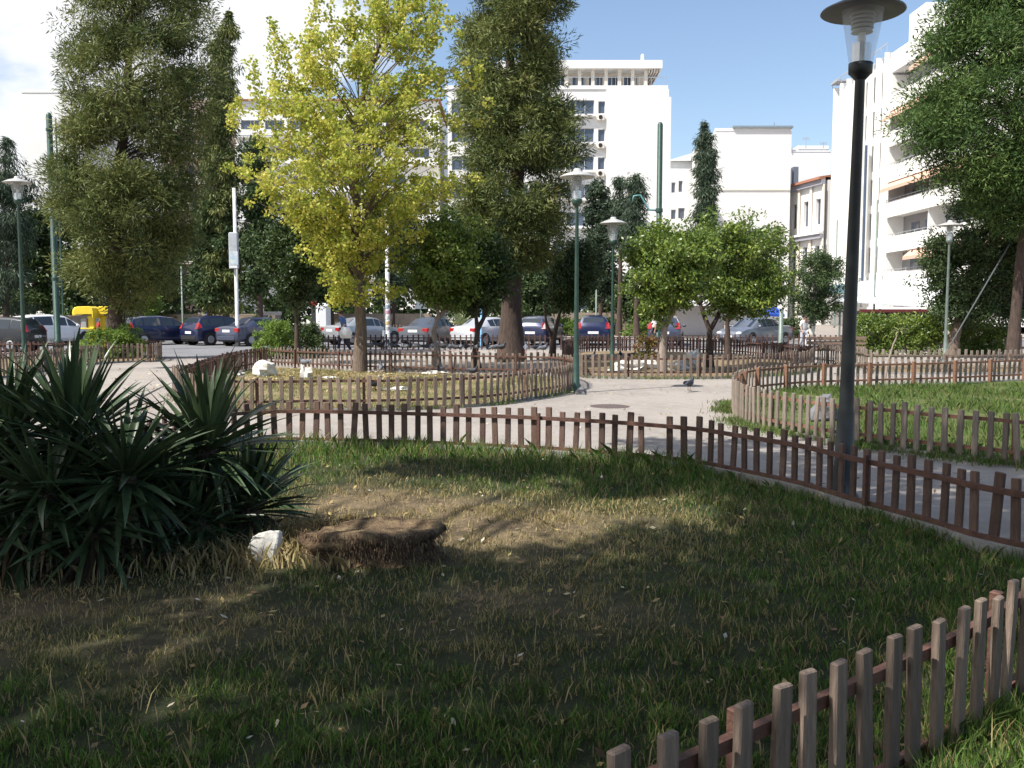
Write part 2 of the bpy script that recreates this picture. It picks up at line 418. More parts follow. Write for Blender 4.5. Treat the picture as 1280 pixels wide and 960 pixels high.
at = me.attributes.new('v', 'FLOAT', 'POINT'); at.data.foreach_set('value', [green_at(v[0], v[1]) if -8 < v[0] < 9 and v[1] > 0 else 0.6 for v in mb.v])
def lawn_shader():
    m = ground_mat('lawn_soil', (0.21, 0.158, 0.095), (0.105, 0.08, 0.052), (0.29, 0.22, 0.13), 1.4, 11, 70, bump=1.0)
    t = m.node_tree; bs = t.nodes['Principled BSDF']; src = bs.inputs['Base Color'].links[0].from_socket
    a = N(t, 'ShaderNodeAttribute', attribute_name='v'); mm = N(t, 'ShaderNodeMix', data_type='RGBA')
    r = N(t, 'ShaderNodeMapRange'); r.inputs['From Min'].default_value = 0.1; r.inputs['From Max'].default_value = 0.6; r.inputs['To Max'].default_value = 0.92
    t.links.new(a.outputs['Fac'], r.inputs['Value']); t.links.new(r.outputs[0], mm.inputs['Factor'])
    t.links.new(src, mm.inputs[6]); mm.inputs[7].default_value = (0.035, 0.048, 0.022, 1); t.links.new(mm.outputs[2], bs.inputs['Base Color'])  # dark green of lush grass, deepened to carry the foreground shade
    return m
me.materials.clear(); me.materials.append(lawn_shader())
tag(link('lawn', me), kind='structure')
kerb('kerb', C_A[::3] , 0.12, -0.02, 0.115)

def poly(name, curves, z, m):
    pts = []
    for c in curves: pts += [p for p in c[:-1:3]]
    mb = MB(); mb.add([(p.x, p.y, z) for p in pts], [tuple(range(len(pts)))])
    return tag(mb.build(name, m), kind='structure')
poly('flower_bed_ground', [C_BF, C_BB, C_BL], 0.025, M_LAWN_DRY)
poly('flower_bed_ground', [C_CF, C_CB], 0.025, M_SOIL)
poly('flower_bed_ground', [C_DN, C_DF, [Vector((16, 24.6)), Vector((16, 9)), Vector((16, 9))]], 0.025, M_LAWN_GRN)
poly('flower_bed_ground', [C_E, [Vector((40, 23)), Vector((40, 37)), Vector((11, 37)), Vector((11, 37))]], 0.025, M_SOIL)
poly('flower_bed_ground', [C_F, C_FB, [Vector((-40, 32)), Vector((-40, 22)), Vector((-40, 22))]], 0.025, M_SOIL)
poly('flower_bed_ground', [[Vector((-8, 30.5)), Vector((1.2, 30.5)), Vector((1.5, 38)), Vector((-8, 38)), Vector((-8, 37))]] , 0.006, M_SOIL)
for c in (C_BF, C_BB, C_BL, C_CF, C_DN, C_DF, C_E, C_F): kerb('kerb', c[::3], 0.07, -0.02, 0.05)
# manhole cover and a concrete strip in the path
mb = MB(); p = G(762, 508); mb.lathe([(0.34, 0), (0.34, 0.006), (0.30, 0.010), (0.0, 0.010)], (p.x, p.y, 0.0), 24); o = mb.build('manhole_cover', mat('cast_iron', (0.16, 0.12, 0.11), 0.6, metal=0.4, var=0.3, scale=30))
tag(o, 'round rusty manhole cover set in the pale gravel path', 'manhole cover')
o['label'] = 'round rusty manhole cover set in the pale gravel path'

# ------------------------------------------------------------------ picket fences
def picket_mesh(m, w=0.062, t=0.028, h=0.56, seed=0):
    random.seed(seed); mb = MB()
    a = random.uniform(-0.006, 0.006)
    mb.bevbox(-w/2, w/2, -t/2, t/2, 0, h + a, 0.005)
    return mb.mesh('picket', m)
PK = {}
def pickets_for(m):
    if m.name not in PK: PK[m.name] = [picket_mesh(m, 0.062 + 0.004*k, 0.028, 0.56 + 0.012*k, k) for k in range(3)]
    return PK[m.name]
NOLEAN = 0
def fence(curve, label, side=1, m=WOOD_GREY, rail=RUST, z0=0.05, hp=0.56, post_every=11, parts=True, post_w=0.045, group=None, lean=0.02, rail_h=(0.13, 0.455), gaps=(), wide=1.0, sp=1):
    random.seed(len(curve)*7 + int(curve[0].x*10))
    o = Vector((curve[0].x, curve[0].y, 0))
    root = thing('picket_fence', label, 'fence', o, 0, group)
    n = len(curve)
    tg = [(curve[min(i+1, n-1)] - curve[max(i-1, 0)]).normalized() for i in range(n)]
    # rails
    for nm, zr in (('bottom_rail', rail_h[0]), ('top_rail', rail_h[1])):
        mb = MB(); k = curve[::2] + ([curve[-1]] if (n-1) % 2 else []); t2 = tg[::2] + ([tg[-1]] if (n-1) % 2 else [])
        hh, ww = 0.02, 0.015; N4 = len(k)
        for p, t in zip(k, t2):
            q = Vector((-t.y, t.x)); jz = 0.004*mnoise.noise(Vector((p.x*2, p.y*2, zr*9)))
            for s, dz in ((-1, -1), (1, -1), (1, 1), (-1, 1)):
                mb.v.append((p.x + q.x*ww*s - o.x, p.y + q.y*ww*s - o.y, z0 + zr + dz*hh + jz))
        for i in range(N4-1):
            for c in range(4): mb.f.append((i*4+c, i*4+(c+1) % 4, (i+1)*4+(c+1) % 4, (i+1)*4+c)); mb.m.append(0)
        mb.f += [(3, 2, 1, 0), tuple((N4-1)*4+c for c in range(4))]; mb.m += [0, 0]
        mb.build(nm, rail, root)
    # pickets
    big = MB()
    for i in range(0, n, sp):
        if i in gaps: continue
        p, t = curve[i], tg[i]; q = Vector((-t.y, t.x))*side
        a = math.atan2(t.y, t.x); off = 0.033
        x, y = p.x + q.x*off + t.x*random.uniform(-.008, .008) - o.x, p.y + q.y*off - o.y
        zz = z0 - 0.01 + random.uniform(-0.012, 0.014)
        rot = (random.gauss(0, lean*0.6), random.gauss(0, lean), a + random.gauss(0, 0.04))
        if random.random() < 0.04: rot = (rot[0], rot[1] + random.choice((-1, 1))*random.uniform(0.04, 0.09), rot[2])
        if parts:
            link('picket', random.choice(pickets_for(m)), root, (x, y, zz), rot, (wide, 1, hp/0.565))
        else:
            M = Matrix.Translation((x, y, zz)) @ Matrix.Rotation(a, 4, 'Z') @ Matrix.Rotation(rot[1], 4, 'Y')
            big.box(-0.031*wide, 0.031*wide, -0.014, 0.014, 0, hp*random.uniform(0.97, 1.03), M=M)
    if not parts: tag(big.build('picket_row', m, root), kind='stuff')
    # posts
    pm = MB().bevbox(-post_w/2, post_w/2, -post_w/2, post_w/2, 0, rail_h[1]+z0+0.06, 0.004).mesh('post', rail)
    for i in range(post_every//2, n, post_every):
        p, t = curve[i] , tg[i]; q = Vector((-t.y, t.x))*side; a = math.atan2(t.y, t.x); m_ = p + t*0.07 - q*(0.017+post_w/2)
        link('post', pm, root, (m_.x - o.x, m_.y - o.y, 0.0), (0, 0, a))
    return root
# sides: +1 puts the pickets on the left of the walking direction of the curve
gapi = min(range(len(C_A)), key=lambda i: abs(640 + C_A[i].x/C_A[i].y*F - 826))
fence(C_A, 'long curved brown picket fence along the far edge of the foreground lawn', 1, WOOD_BROWN, RUST, z0=0.06, hp=0.50, rail_h=(0.07, 0.40), gaps=(gapi,), post_every=26, post_w=0.035)
fence(C_N, 'nearest picket fence crossing the bottom right corner beside long lit grass', -1, WOOD_GREY, RUST, z0=0.02, hp=0.56, rail_h=(0.08, 0.43), wide=0.95)
fence(C_BF, 'grey picket fence on the front side of the yellow ginkgo bed', -1, WOOD_GREY, RUST, z0=0.04, hp=0.53)
fence(C_BB, 'low picket fence along the back of the yellow ginkgo bed with pigeons on it', -1, WOOD_GREY, RUST, z0=0.04, hp=0.55)
fence(C_BL, 'short dark picket fence on the left end of the ginkgo bed near the spiky plants', -1, DARK_AND_SHADED_WOOD, RUST, z0=0.04, hp=0.55, post_every=8)
fence(C_CF, 'sunlit picket fence in front of the orange tree bed with white rocks', -1, WOOD_GREY, RUST, z0=0.03, hp=0.56)
fence(C_CB, 'picket fence closing the shaded back of the orange tree bed', -1, DARK_AND_SHADED_WOOD, DARK_AND_SHADED_WOOD, z0=0.03, hp=0.56, parts=False)
fence(C_DN, 'weathered silver picket fence around the near curve of the green lawn bed at the right', 1, WOOD_SIL, RUST_L, z0=0.02, hp=0.55)
fence(C_DF, 'picket fence with rusty orange rails on the far side of the green bed', 1, WOOD_SIL, RUST_L, z0=0.03, hp=0.52, post_every=7, post_w=0.07)
fence(C_E, 'pale picket fence in front of the hedge and bench at the far right', 1, WOOD_SIL, WOOD_GREY, z0=0.03, hp=0.6)
fence(C_F, 'picket fence with a rounded corner around the leafy bush bed at the left', -1, WOOD_GREY, RUST, z0=0.03, hp=0.56)
fence(C_FB, 'dark picket fence behind the left bush bed, along the parked white cars', -1, DARK_AND_SHADED_WOOD, RUST, z0=0.03, hp=0.56, parts=False)
fence(C_R1, 'roadside picket fence with shade put into its dark colour, running behind the orange trees beside the parked cars', -1, DARK_AND_SHADED_WOOD, DARK_AND_SHADED_WOOD, z0=0.03, hp=0.62, parts=False, rail_h=(0.1, 0.48), post_every=9)  # fence stands in shade; that darkness is put into the wood colour
for k, (x0, x1, dpt, lab) in enumerate(((770, 832, 61, 'pale picket fence across the road between the parked dark blue hatchback and the kiosk'),
                                   (234, 262, 58, 'short pale picket fence across the road behind the two dark blue hatchbacks'),
                                   (975, 1010, 56, 'short reddish picket fence across the road beside the tree with the whitewashed trunk'),
                                   (488, 505, 58, 'short pale picket fence across the road behind the silver saloon'))):
    a, b = D(x0, 400, dpt), D(x1, 400, dpt)
    fence(catmull([a.to_2d(), ((a+b)/2).to_2d(), b.to_2d()], 0.2), lab, -1, WOOD_SIL, RUST_L if k == 2 else WOOD_SIL, z0=0.02, hp=0.75, parts=False, rail_h=(0.15, 0.55))

# ------------------------------------------------------------------ grass
def grass_mesh(name, xy, z, L, W, vals, m, bend=0.5):
    n = len(xy); ang = rng.uniform(0, 2*PI, n); la = rng.uniform(0, 2*PI, n); ln = rng.uniform(0.15, 1.0, n)*bend*L
    base = np.column_stack([xy, z]); d = np.column_stack([np.cos(ang), np.sin(ang), np.zeros(n)])*(W/2)[:, None]
    l = np.column_stack([np.cos(la), np.sin(la), np.zeros(n)])
    mid = base + l*(ln*0.35)[:, None] + np.column_stack([np.zeros(n), np.zeros(n), L*0.55])
    tip = base + l*ln[:, None] + np.column_stack([np.zeros(n), np.zeros(n), L*np.sqrt(np.clip(1-(ln/L)**2*0.6, 0.1, 1))])
    V = np.stack([base-d, base+d, mid+d*0.8, tip, mid-d*0.8], 1)
    return np_mesh(name, V, 5, m, vals)
GRASS = leafmat('grass_blades', [(0.0, (0.50, 0.38, 0.21)), (0.3, (0.36, 0.31, 0.13)), (0.5, (0.15, 0.165, 0.06)), (0.8, (0.075, 0.145, 0.032)), (1.0, (0.15, 0.27, 0.045))], 0.6, 0.3)
cand = []
rs = np.random.default_rng(3)
def infrustum(x, y, mrg=0.1):
    return abs(x) < (0.557+mrg)*y + 0.3
# nearer ground gets more candidates
NG = 250000
yy = 1.5 + (rs.random(NG)**1.25)*10.2
xx = (rs.random(NG)*2-1)*(0.60*yy+0.3)
gc = {}
def gcell(x, y):
    k = (round(x*7), round(y*7))
    if k not in gc: gc[k] = (green_at(k[0]/7, k[1]/7), lawn_z(x, y), fence_dist(x, y))
    return gc[k]
# far limit of the lawn: below the fence curve
cxs = np.array([p.x for p in C_A]); cys = np.array([p.y for p in C_A]); od = np.argsort(cxs); cxs = cxs[od]; cys = cys[od]
ylim = np.interp(xx, cxs, cys)
keep = yy < ylim - 0.04; xx, yy = xx[keep], yy[keep]
info = np.array([gcell(x, y) for x, y in zip(xx, yy)])
g = info[:, 0]; fd = info[:, 2]; r = rs.random(len(g))
clump = np.array([mnoise.noise(Vector((x*6, y*6, 2))) for x, y in zip(xx, yy)])
keep = r < (0.30 + 0.7*g) * np.clip(0.75 + clump*1.2, 0.2, 1); xx, yy, g, fd, clump = xx[keep], yy[keep], g[keep], fd[keep], clump[keep]
zz = np.array([lawn_z(x, y) for x, y in zip(xx, yy)]) - 0.005
n = len(xx)
lit_near = (xx > 0.75 + (yy-1.9)*0.55) & (yy < 4.8)
L = (0.016 + 0.036*rs.random(n)) * (0.6 + g*0.9) * (1 + np.clip(clump, -0.5, 1)*0.7)
L += np.where(xx > 1.9, 0.3, 1.0)*np.clip(1 - fd/1.5, 0, 1)*(0.05 + 0.16*rs.random(n))*np.clip(g, 0.3, 1)
L = np.where(lit_near, L*1.3 + 0.05*rs.random(n) + 0.03, L)
Wd = np.where(lit_near, 0.0045, 0.005) * (0.7 + rs.random(n)*0.7) * (1 + np.clip(yy-6, 0, 6)*0.1)
vals = np.clip(g*0.85 + rs.normal(0, 0.16, n), 0, 1)
dry = rs.random(n) < 0.16; vals = np.where(dry, vals*0.25, vals)
tag(link('grass', grass_mesh('grass', np.column_stack([xx, yy]), zz, L, Wd, vals, GRASS, 0.85)), 'short patchy grass, green by the fences and dry in the middle, on the foreground lawn', 'grass', kind='stuff')
n = 17000
xx = rs.normal(0.4, 1.5, n); yy = rs.normal(7.0, 0.9, n); ylim = np.interp(xx, cxs, cys); k = (yy < ylim-0.5) & (np.array([mnoise.noise(Vector((a*1.6, b*2.2, 21))) for a, b in zip(xx, yy)]) > rs.uniform(-0.35, 0.3, n)); xx, yy = xx[k], yy[k]; n = len(xx)
tag(link('straw', grass_mesh('straw', np.column_stack([xx, yy]), np.array([lawn_z(a, b) for a, b in zip(xx, yy)]), 0.015+0.05*rs.random(n), 0.005+0.003*rs.random(n), rs.random(n)*0.5, GRASS, 1.0)), 'dry yellow straw covering the sunny middle of the foreground lawn', 'grass', kind='stuff')
# dry seed stalks and straw lying about
n = 1700
yy = 2 + rs.random(n)*8; xx = (rs.random(n)*2-1)*0.6*yy
ylim = np.interp(xx, cxs, cys); k = yy < ylim-0.1; xx, yy = xx[k], yy[k]; n = len(xx)
zz = np.array([lawn_z(x, y) for x, y in zip(xx, yy)])
tag(link('dry_stalks', grass_mesh('dry_stalks', np.column_stack([xx, yy]), zz, 0.05+0.10*rs.random(n), 0.003+0.003*rs.random(n), rs.random(n)*0.25, GRASS, 0.6)), 'dry straw stalks standing among the foreground grass', 'grass', kind='stuff')

# fallen leaves and bits of litter lying flat
def litter(name, label, n, fx, fy, zf, size, cols, seed=5, ok=None):
    r = np.random.default_rng(seed); V = []; v = []
    for i in range(n):
        x, y = fx(r), fy(r)
        if ok and not ok(x, y): continue
        z = zf(x, y) + 0.008 + 0.012*r.random(); a = r.uniform(0, 2*PI); s_ = size*r.uniform(.5, 1.3); t1, t2 = r.normal(0, .35, 2)
        d = np.array([math.cos(a), math.sin(a), t1])*s_; e = np.array([-math.sin(a), math.cos(a), t2])*s_*0.45; p = np.array([x, y, z + s_*0.3])
        V.append([p-d, p+e, p+d, p-e]); v.append(r.random())
    return tag(link(name, np_mesh(name, np.array(V), 4, cols, np.array(v))), label, 'fallen leaves', kind='stuff')
FALLEN = leafmat('fallen_leaves', [(0, (0.12, 0.07, 0.04)), (0.5, (0.30, 0.20, 0.10)), (0.8, (0.48, 0.38, 0.14)), (1, (0.6, 0.56, 0.5))], 0.7, 0.1)
litter('fallen_leaves', 'brown and yellow fallen leaves scattered over the foreground lawn', 2600, lambda r: r.uniform(-5, 6), lambda r: r.uniform(1.8, 10.5), lawn_z, 0.022, FALLEN, 5, lambda x, y: abs(x) < 0.6*y+.3 and y < np.interp(x, cxs, cys)-.05)
litter('fallen_leaves', 'small leaves and grit scattered over the gravel path', 2200, lambda r: r.uniform(-8, 12), lambda r: r.uniform(8, 24), lambda x, y: 0.0, 0.026, FALLEN, 6, lambda x, y: y > np.interp(x, cxs, cys)+.1 and mnoise.noise(Vector((x*.5, y*.5, 3))) > -0.1)
litter('fallen_leaves', 'yellow ginkgo leaves lying in the fenced bed under the ginkgo', 2500, lambda r: r.normal(-4.0, 2.2), lambda r: r.normal(22.5, 2.2), lambda x, y: 0.025, 0.04, FALLEN, 7, lambda x, y: 14 < y < 26)
def bed_grass(name, label, pts_fn, n, Lr, Wr, vr):
    P = [];
    while len(P) < n:
        p = pts_fn()
        if p is not None: P.append(p)
    P = np.array(P); k = len(P)
    return tag(link(name, grass_mesh(name, P, np.full(k, 0.02), Lr[0] + (Lr[1]-Lr[0])*rs.random(k), Wr*(0.7+0.6*rs.random(k)), np.clip(vr[0] + (vr[1]-vr[0])*rs.random(k), 0, 1), GRASS, 0.8)), label, 'grass', kind='stuff')
def inpoly(x, y, P):
    c = False; j = len(P)-1
    for i in range(len(P)):
        if (P[i].y > y) != (P[j].y > y) and x < (P[j].x-P[i].x)*(y-P[i].y)/(P[j].y-P[i].y) + P[i].x: c = not c
        j = i
    return c
polyD = C_DN[::6] + C_DF[::6] + [Vector((16, 24.6)), Vector((16, 9))]
def fD():
    x, y = rs.uniform(3.5, 14), rs.uniform(9, 20)
    return (x, y) if inpoly(x, y, polyD) and mnoise.noise(Vector((x*0.8, y*0.5, 4))) + 0.35*(y > 16.8) + 0.2*(y < 13) > rs.uniform(-0.3, 0.3) else None
bed_grass('grass', 'bright green grass with dry patches inside the fenced bed at the right', fD, 30000, (0.04, 0.16), 0.012, (0.4, 1.0))
polyB = C_BF[::6] + C_BB[::6] + C_BL[::6]
def fB():
    x, y = rs.uniform(-8, 2), rs.uniform(14, 25.5)
    return (x, y) if inpoly(x, y, polyB) and mnoise.noise(Vector((x*0.7, y*0.5, 9))) > rs.uniform(-0.25, 0.35) else None
bed_grass('grass', 'thin straw coloured grass around the ginkgo trunk in its fenced bed', fB, 14000, (0.02, 0.09), 0.011, (0.05, 0.75))
def edge(curve, w, off=0.0):
    def f():
        i = rs.integers(0, len(curve)-1); t = (curve[i+1]-curve[i]).normalized(); q = Vector((-t.y, t.x)); s = rs.normal(off, w)
        p = curve[i] + t*rs.uniform(0, 0.16) + q*s
        return (p.x, p.y) if mnoise.noise(Vector((p.x*1.1, p.y*1.1, 14))) > rs.uniform(-0.4, 0.35) else None
    return f
bed_grass('grass', 'tufts of green weeds along the foot of the silver fence at the right', edge(C_DN, 0.16, 0.1), 7000, (0.03, 0.11), 0.009, (0.4, 1.0))
bed_grass('grass', 'sparse weeds along the foot of the ginkgo bed fence', edge(C_BF, 0.09, -0.05), 2500, (0.02, 0.08), 0.01, (0.3, 0.9))
bed_grass('grass', 'green weeds along the foot of the orange tree bed fence', edge(C_CF, 0.12, -0.1), 2500, (0.02, 0.1), 0.013, (0.4, 0.9))

# ------------------------------------------------------------------ trees
def leaves(C, rc, per, L, W, squash=0.75, mode='broad', out_from=None, cl_var=0.5, seed=1):
    """C (M,3) cluster centres -> diamond shaped leaf faces and a value per leaf"""
    r = np.random.default_rng(seed); M = len(C); n = M*per
    cen = np.repeat(C, per, 0); rcc = np.repeat(rc if hasattr(rc, '__len__') else np.full(M, rc), per)
    off = r.normal(0, 1, (n, 3)); off /= (np.linalg.norm(off, axis=1)[:, None] + 1e-9); off *= (r.random(n)**(0.3 if mode == 'cedar' else 0.45))[:, None]
    p = cen + off*rcc[:, None]*np.array([1, 1, squash])
    if mode == 'broad':
        d = r.normal(0, 1, (n, 3)); d[:, 2] -= 0.25
    elif mode == 'needle':      # radiating tufts
        d = off*1.2 + r.normal(0, 0.35, (n, 3)); d[:, 2] += 0.25
    elif mode == 'cedar':
        d = off*1.1 + r.normal(0, 0.45, (n, 3)); d[:, 2] -= 0.25*np.where(r.random(n) < 0.5, 1, -1)
    else:                       # drooping sprays
        d = off*0.7 + r.normal(0, 0.3, (n, 3)); d[:, 2] -= 0.75
    d /= (np.linalg.norm(d, axis=1)[:, None] + 1e-9)
    u = r.normal(0, 1, (n, 3)); s = np.cross(d, u); s /= (np.linalg.norm(s, axis=1)[:, None] + 1e-9)
    ln = L*(0.6 + 0.8*r.random(n)); wd = W*(0.7 + 0.6*r.random(n))
    a = p; b = p + d*(ln*0.45)[:, None] + s*wd[:, None]*0.5; c = p + d*ln[:, None]; e = p + d*(ln*0.45)[:, None] - s*wd[:, None]*0.5
    cv = np.repeat(r.random(M), per)
    v = np.clip(cv*cl_var + r.random(n)*(1-cl_var), 0, 1)
    return np.stack([a, b, c, e], 1), v

def tree(name, label, cat, base, d, env, trunk_r, leafm, barkm, tips=60, sub=4, rc=0.35, per=60, L=0.09, W=0.05, mode='broad', squash=0.75,
         rise=0.6, dep=0.9, group=None, seed=1, shell=0.35, trunk_pts=None, fork=None, branch_r=0.03, top_frac=0.9, cl_var=0.45, extra=None, world_env=None, crown_name='crown', lump=0):
    R = random.Random(seed); o = Vector(base)
    if world_env is None:
        rows = []
        for py, xl, xr in env:
            a, b = D(xl, py, d), D(xr, py, d); rows.append((a.z, a.x - o.x, b.x - o.x))
    else: rows = world_env
    rows.sort(); zs = [r[0] for r in rows]
    def row(z): return (np.interp(z, zs, [r[1] for r in rows]), np.interp(z, zs, [r[2] for r in rows]))
    root = thing(name, label, cat, o, 0, group)
    # trunk path, local coordinates
    zt = zs[0] + (zs[-1]-zs[0])*top_frac
    if trunk_pts is None:
        tp = []
        for i in range(9):
            z = zt*i/8; l, r = row(max(z, zs[0])); c = (l+r)/2*min(1, max(0, (z-0.3*zs[0])/(zs[-1]-zs[0]+.01)))*0.8
            tp.append(Vector((c + 0.05*R.uniform(-1, 1), 0.05*R.uniform(-1, 1), z)))
    else: tp = [Vector(p) for p in trunk_pts]
    mb = MB(); k = len(tp)
    rad = [trunk_r*(1.35 if i == 0 else 1.0)*(1-0.85*i/(k-1)) + 0.012 for i in range(k)]
    mb.tube([tp[0] - Vector((0, 0, 0.15))] + tp, [rad[0]*1.15] + rad, 10)
    if fork:
        for f in fork: mb.tube([Vector(p) for p in f[0]], f[1], 8)
    mb.build('trunk', barkm, root, smooth=True)
    def trunk_at(z):
        for a, b in zip(tp, tp[1:]):
            if a.z <= z <= b.z or b is tp[-1]: return a.lerp(b, min(1, max(0, (z-a.z)/(b.z-a.z+1e-6))))
        return tp[-1]
    bm_ = MB(); C = []
    Ws = [max(0.05, r[2]-r[1]) for r in rows]
    # tip heights in proportion to width
    for i in range(tips):
        while True:
            z = R.uniform(zs[0], zs[-1]); l, r = row(z)
            if R.random()*max(Ws) < (r-l): break
        rr = (r-l)/2; a = R.uniform(0, 2*PI); q = math.sqrt(R.uniform(shell, 1))*max(0.0, 1 - rc*0.55/max(rr, .05))
        tip = Vector(((l+r)/2 + rr*math.cos(a)*q, rr*dep*math.sin(a)*q, z))
        hz = math.hypot(tip.x, tip.y); z0 = max(zs[0]*0.85 if fork is None else zs[0]*0.95, min(zt, z - rise*hz)); s = trunk_at(z0)
        mid = s.lerp(tip, 0.5) + Vector((0, 0, (0.12 if rise > 0 else 0.1)*hz))
        br = max(branch_r*0.5, min(branch_r*1.6, branch_r*(0.4 + hz*0.3)))
        pth = [s, s.lerp(mid, 0.5) + Vector((0, 0, 0.03*hz)), mid, mid.lerp(tip, 0.55), tip]
        bm_.tube(pth, [br, br*0.8, br*0.6, br*0.4, br*0.15], 5, cap=False)
        for j in range(sub):
            t = 1 - (0.3 if lump else 0.62)*(j/max(1, sub))*R.uniform(0.8, 1.1)
            if t > 0.5: p = mid.lerp(tip, (t-0.5)*2)
            else: p = s.lerp(mid, t*2)
            jt = 0.28 if lump else 0.5
            p = p + Vector((R.gauss(0, rc*jt), R.gauss(0, rc*jt), R.gauss(0, rc*jt*0.8)))
            C.append(p)
    if bm_.v: bm_.build('branches', barkm, root, smooth=True)
    if extra: C += [Vector(p) for p in extra]
    C = np.array([tuple(c) for c in C]); rcs = rc*np.random.default_rng(seed).uniform(0.7, 1.25, len(C))
    if mode in ('cedar', 'droop'):      # the tapering leader at the top
        zz_ = zs[-1]; sp_, sr_ = [], []
        while zz_ > zs[-1] - 0.4*(zs[-1]-zs[0]):
            l, r = row(zz_); hw_ = (r-l)/2
            if hw_ > rc*1.3: break
            sp_.append(((l+r)/2, 0, zz_)); sr_.append(max(0.06, hw_*0.95)); zz_ -= max(0.06, hw_*0.5)
        if sp_: C = np.vstack([C, np.array(sp_)]); rcs = np.concatenate([rcs, np.array(sr_)])
    V, v = leaves(C, rcs, per, L, W, squash, mode, cl_var=cl_var, seed=seed)
    tag(link(crown_name, np_mesh(crown_name, V, 4, leafm, v), root))
    return root

LM_CEDAR = leafmat('conifer_sprays', [(0, (0.055, 0.08, 0.03)), (0.4, (0.115, 0.15, 0.046)), (0.75, (0.21, 0.23, 0.07)), (0.93, (0.24, 0.24, 0.08)), (1, (0.26, 0.17, 0.08))], 0.6, 0.22)
LM_PINE = leafmat('pine_needles', [(0, (0.03, 0.07, 0.022)), (0.5, (0.075, 0.135, 0.035)), (1, (0.16, 0.23, 0.06))], 0.6, 0.22)
LM_GINKGO = leafmat('ginkgo_leaves', [(0, (0.17, 0.25, 0.045)), (0.35, (0.36, 0.42, 0.07)), (0.75, (0.64, 0.60, 0.12)), (0.95, (0.72, 0.62, 0.20)), (1, (0.6, 0.38, 0.15))], 0.55, 0.45)
LM_CITRUS = leafmat('orange_tree_leaves', [(0, (0.06, 0.11, 0.02)), (0.5, (0.14, 0.21, 0.04)), (0.85, (0.27, 0.34, 0.06)), (1, (0.38, 0.43, 0.13))], 0.4, 0.28, spec=0.5)
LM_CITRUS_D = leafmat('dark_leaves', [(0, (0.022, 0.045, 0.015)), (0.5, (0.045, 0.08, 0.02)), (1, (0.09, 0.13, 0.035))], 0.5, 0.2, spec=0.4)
LM_MID = leafmat('broad_leaves', [(0, (0.035, 0.06, 0.025)), (0.5, (0.065, 0.105, 0.04)), (1, (0.13, 0.18, 0.065))], 0.55, 0.28)
LM_BLUE = leafmat('bluish_leaves', [(0, (0.03, 0.05, 0.035)), (0.5, (0.055, 0.085, 0.05)), (1, (0.11, 0.15, 0.085))], 0.55, 0.25)
LM_LIME = leafmat('lime_leaves', [(0, (0.10, 0.17, 0.03)), (0.5, (0.17, 0.27, 0.05)), (1, (0.30, 0.40, 0.10))], 0.5, 0.35)

# big cedar at the left
b = G(147, 447); b.z = 0
tree('cedar_tree', 'tallest dark feathery conifer at the left, its trunk beside the yellow telephone hoods', 'tree', b, b.y,
     [(-75, 120, 215), (-40, 100, 255), (0, 92, 268), (40, 80, 270), (90, 72, 278), (130, 66, 285), (165, 84, 268), (200, 66, 265), (240, 58, 262), (290, 66, 255), (330, 80, 245), (362, 100, 225), (378, 120, 190)],
     0.30, LM_CEDAR, BARK_D, tips=190, sub=4, rc=0.58, per=175, L=0.20, W=0.034, mode='cedar', rise=0.15, seed=3, shell=0.45, cl_var=0.6, squash=0.7, lump=1)
# narrow conifer spire behind it
b = D(283, 430, 56); b.z = 0
tree('cypress_tree', 'slender conifer spire rising at the right edge of the big left conifer', 'tree', b, b.y,
     [(14, 285, 288), (30, 277, 293), (60, 262, 296), (100, 260, 298), (160, 250, 296), (240, 248, 300), (320, 250, 303), (385, 255, 300)],
     0.2, LM_CEDAR, BARK_D, tips=150, sub=4, rc=0.42, per=70, L=0.26, W=0.06, mode='droop', rise=0.5, seed=5)
# yellow ginkgo
b = G(450, 466)
tree('ginkgo_tree', 'bright yellow ginkgo tree with a bare pale trunk in the middle fenced bed', 'tree', b, b.y,
     [(-30, 450, 540), (20, 410, 575), (60, 365, 600), (100, 318, 614), (140, 288, 624), (190, 280, 618), (235, 280, 596), (262, 322, 572), (285, 350, 550), (315, 360, 532), (350, 368, 518), (374, 395, 508)],
     0.15, LM_GINKGO, BARK, tips=235, sub=6, rc=0.22, per=34, L=0.08, W=0.08, rise=0.75, seed=11, shell=0.25, squash=0.8, cl_var=0.35, branch_r=0.016, top_frac=0.97,
     extra=[tuple(D(x + (y-y0)*sl, y, b.y) - b + Vector((random.uniform(-.06, .06), random.uniform(-.6, .6)*0.3, 0))) for x, y0, y1, sl in
            ((398, -10, 80, -0.15), (380, 45, 110, 0.3), (340, 25, 120, 0.1), (312, 75, 140, 0.2), (440, -30, 60, 0.0), (470, -30, 60, 0.05), (500, -25, 70, -0.05), (545, -5, 90, -0.15), (524, -20, 60, -0.1), (415, 10, 80, -0.1), (355, 50, 120, 0.1), (290, 130, 160, 0.1)) for y in range(y0, y1, 7)])
# central conifer
b = G(640, 452)
tree('cedar_tree', 'tall broad conifer with a thick trunk behind the yellow ginkgo tree', 'tree', b, b.y,
     [(-75, 590, 675), (-45, 570, 705), (0, 556, 722), (40, 560, 718), (80, 572, 706), (110, 565, 712), (150, 560, 728), (185, 565, 738), (215, 575, 735), (245, 560, 728), (280, 575, 715), (310, 590, 705), (335, 610, 690)],
     0.36, LM_CEDAR, BARK_D, tips=190, sub=4, rc=0.52, per=175, L=0.18, W=0.033, mode='cedar', rise=0.1, seed=8, shell=0.45, cl_var=0.6, squash=0.7, lump=1)
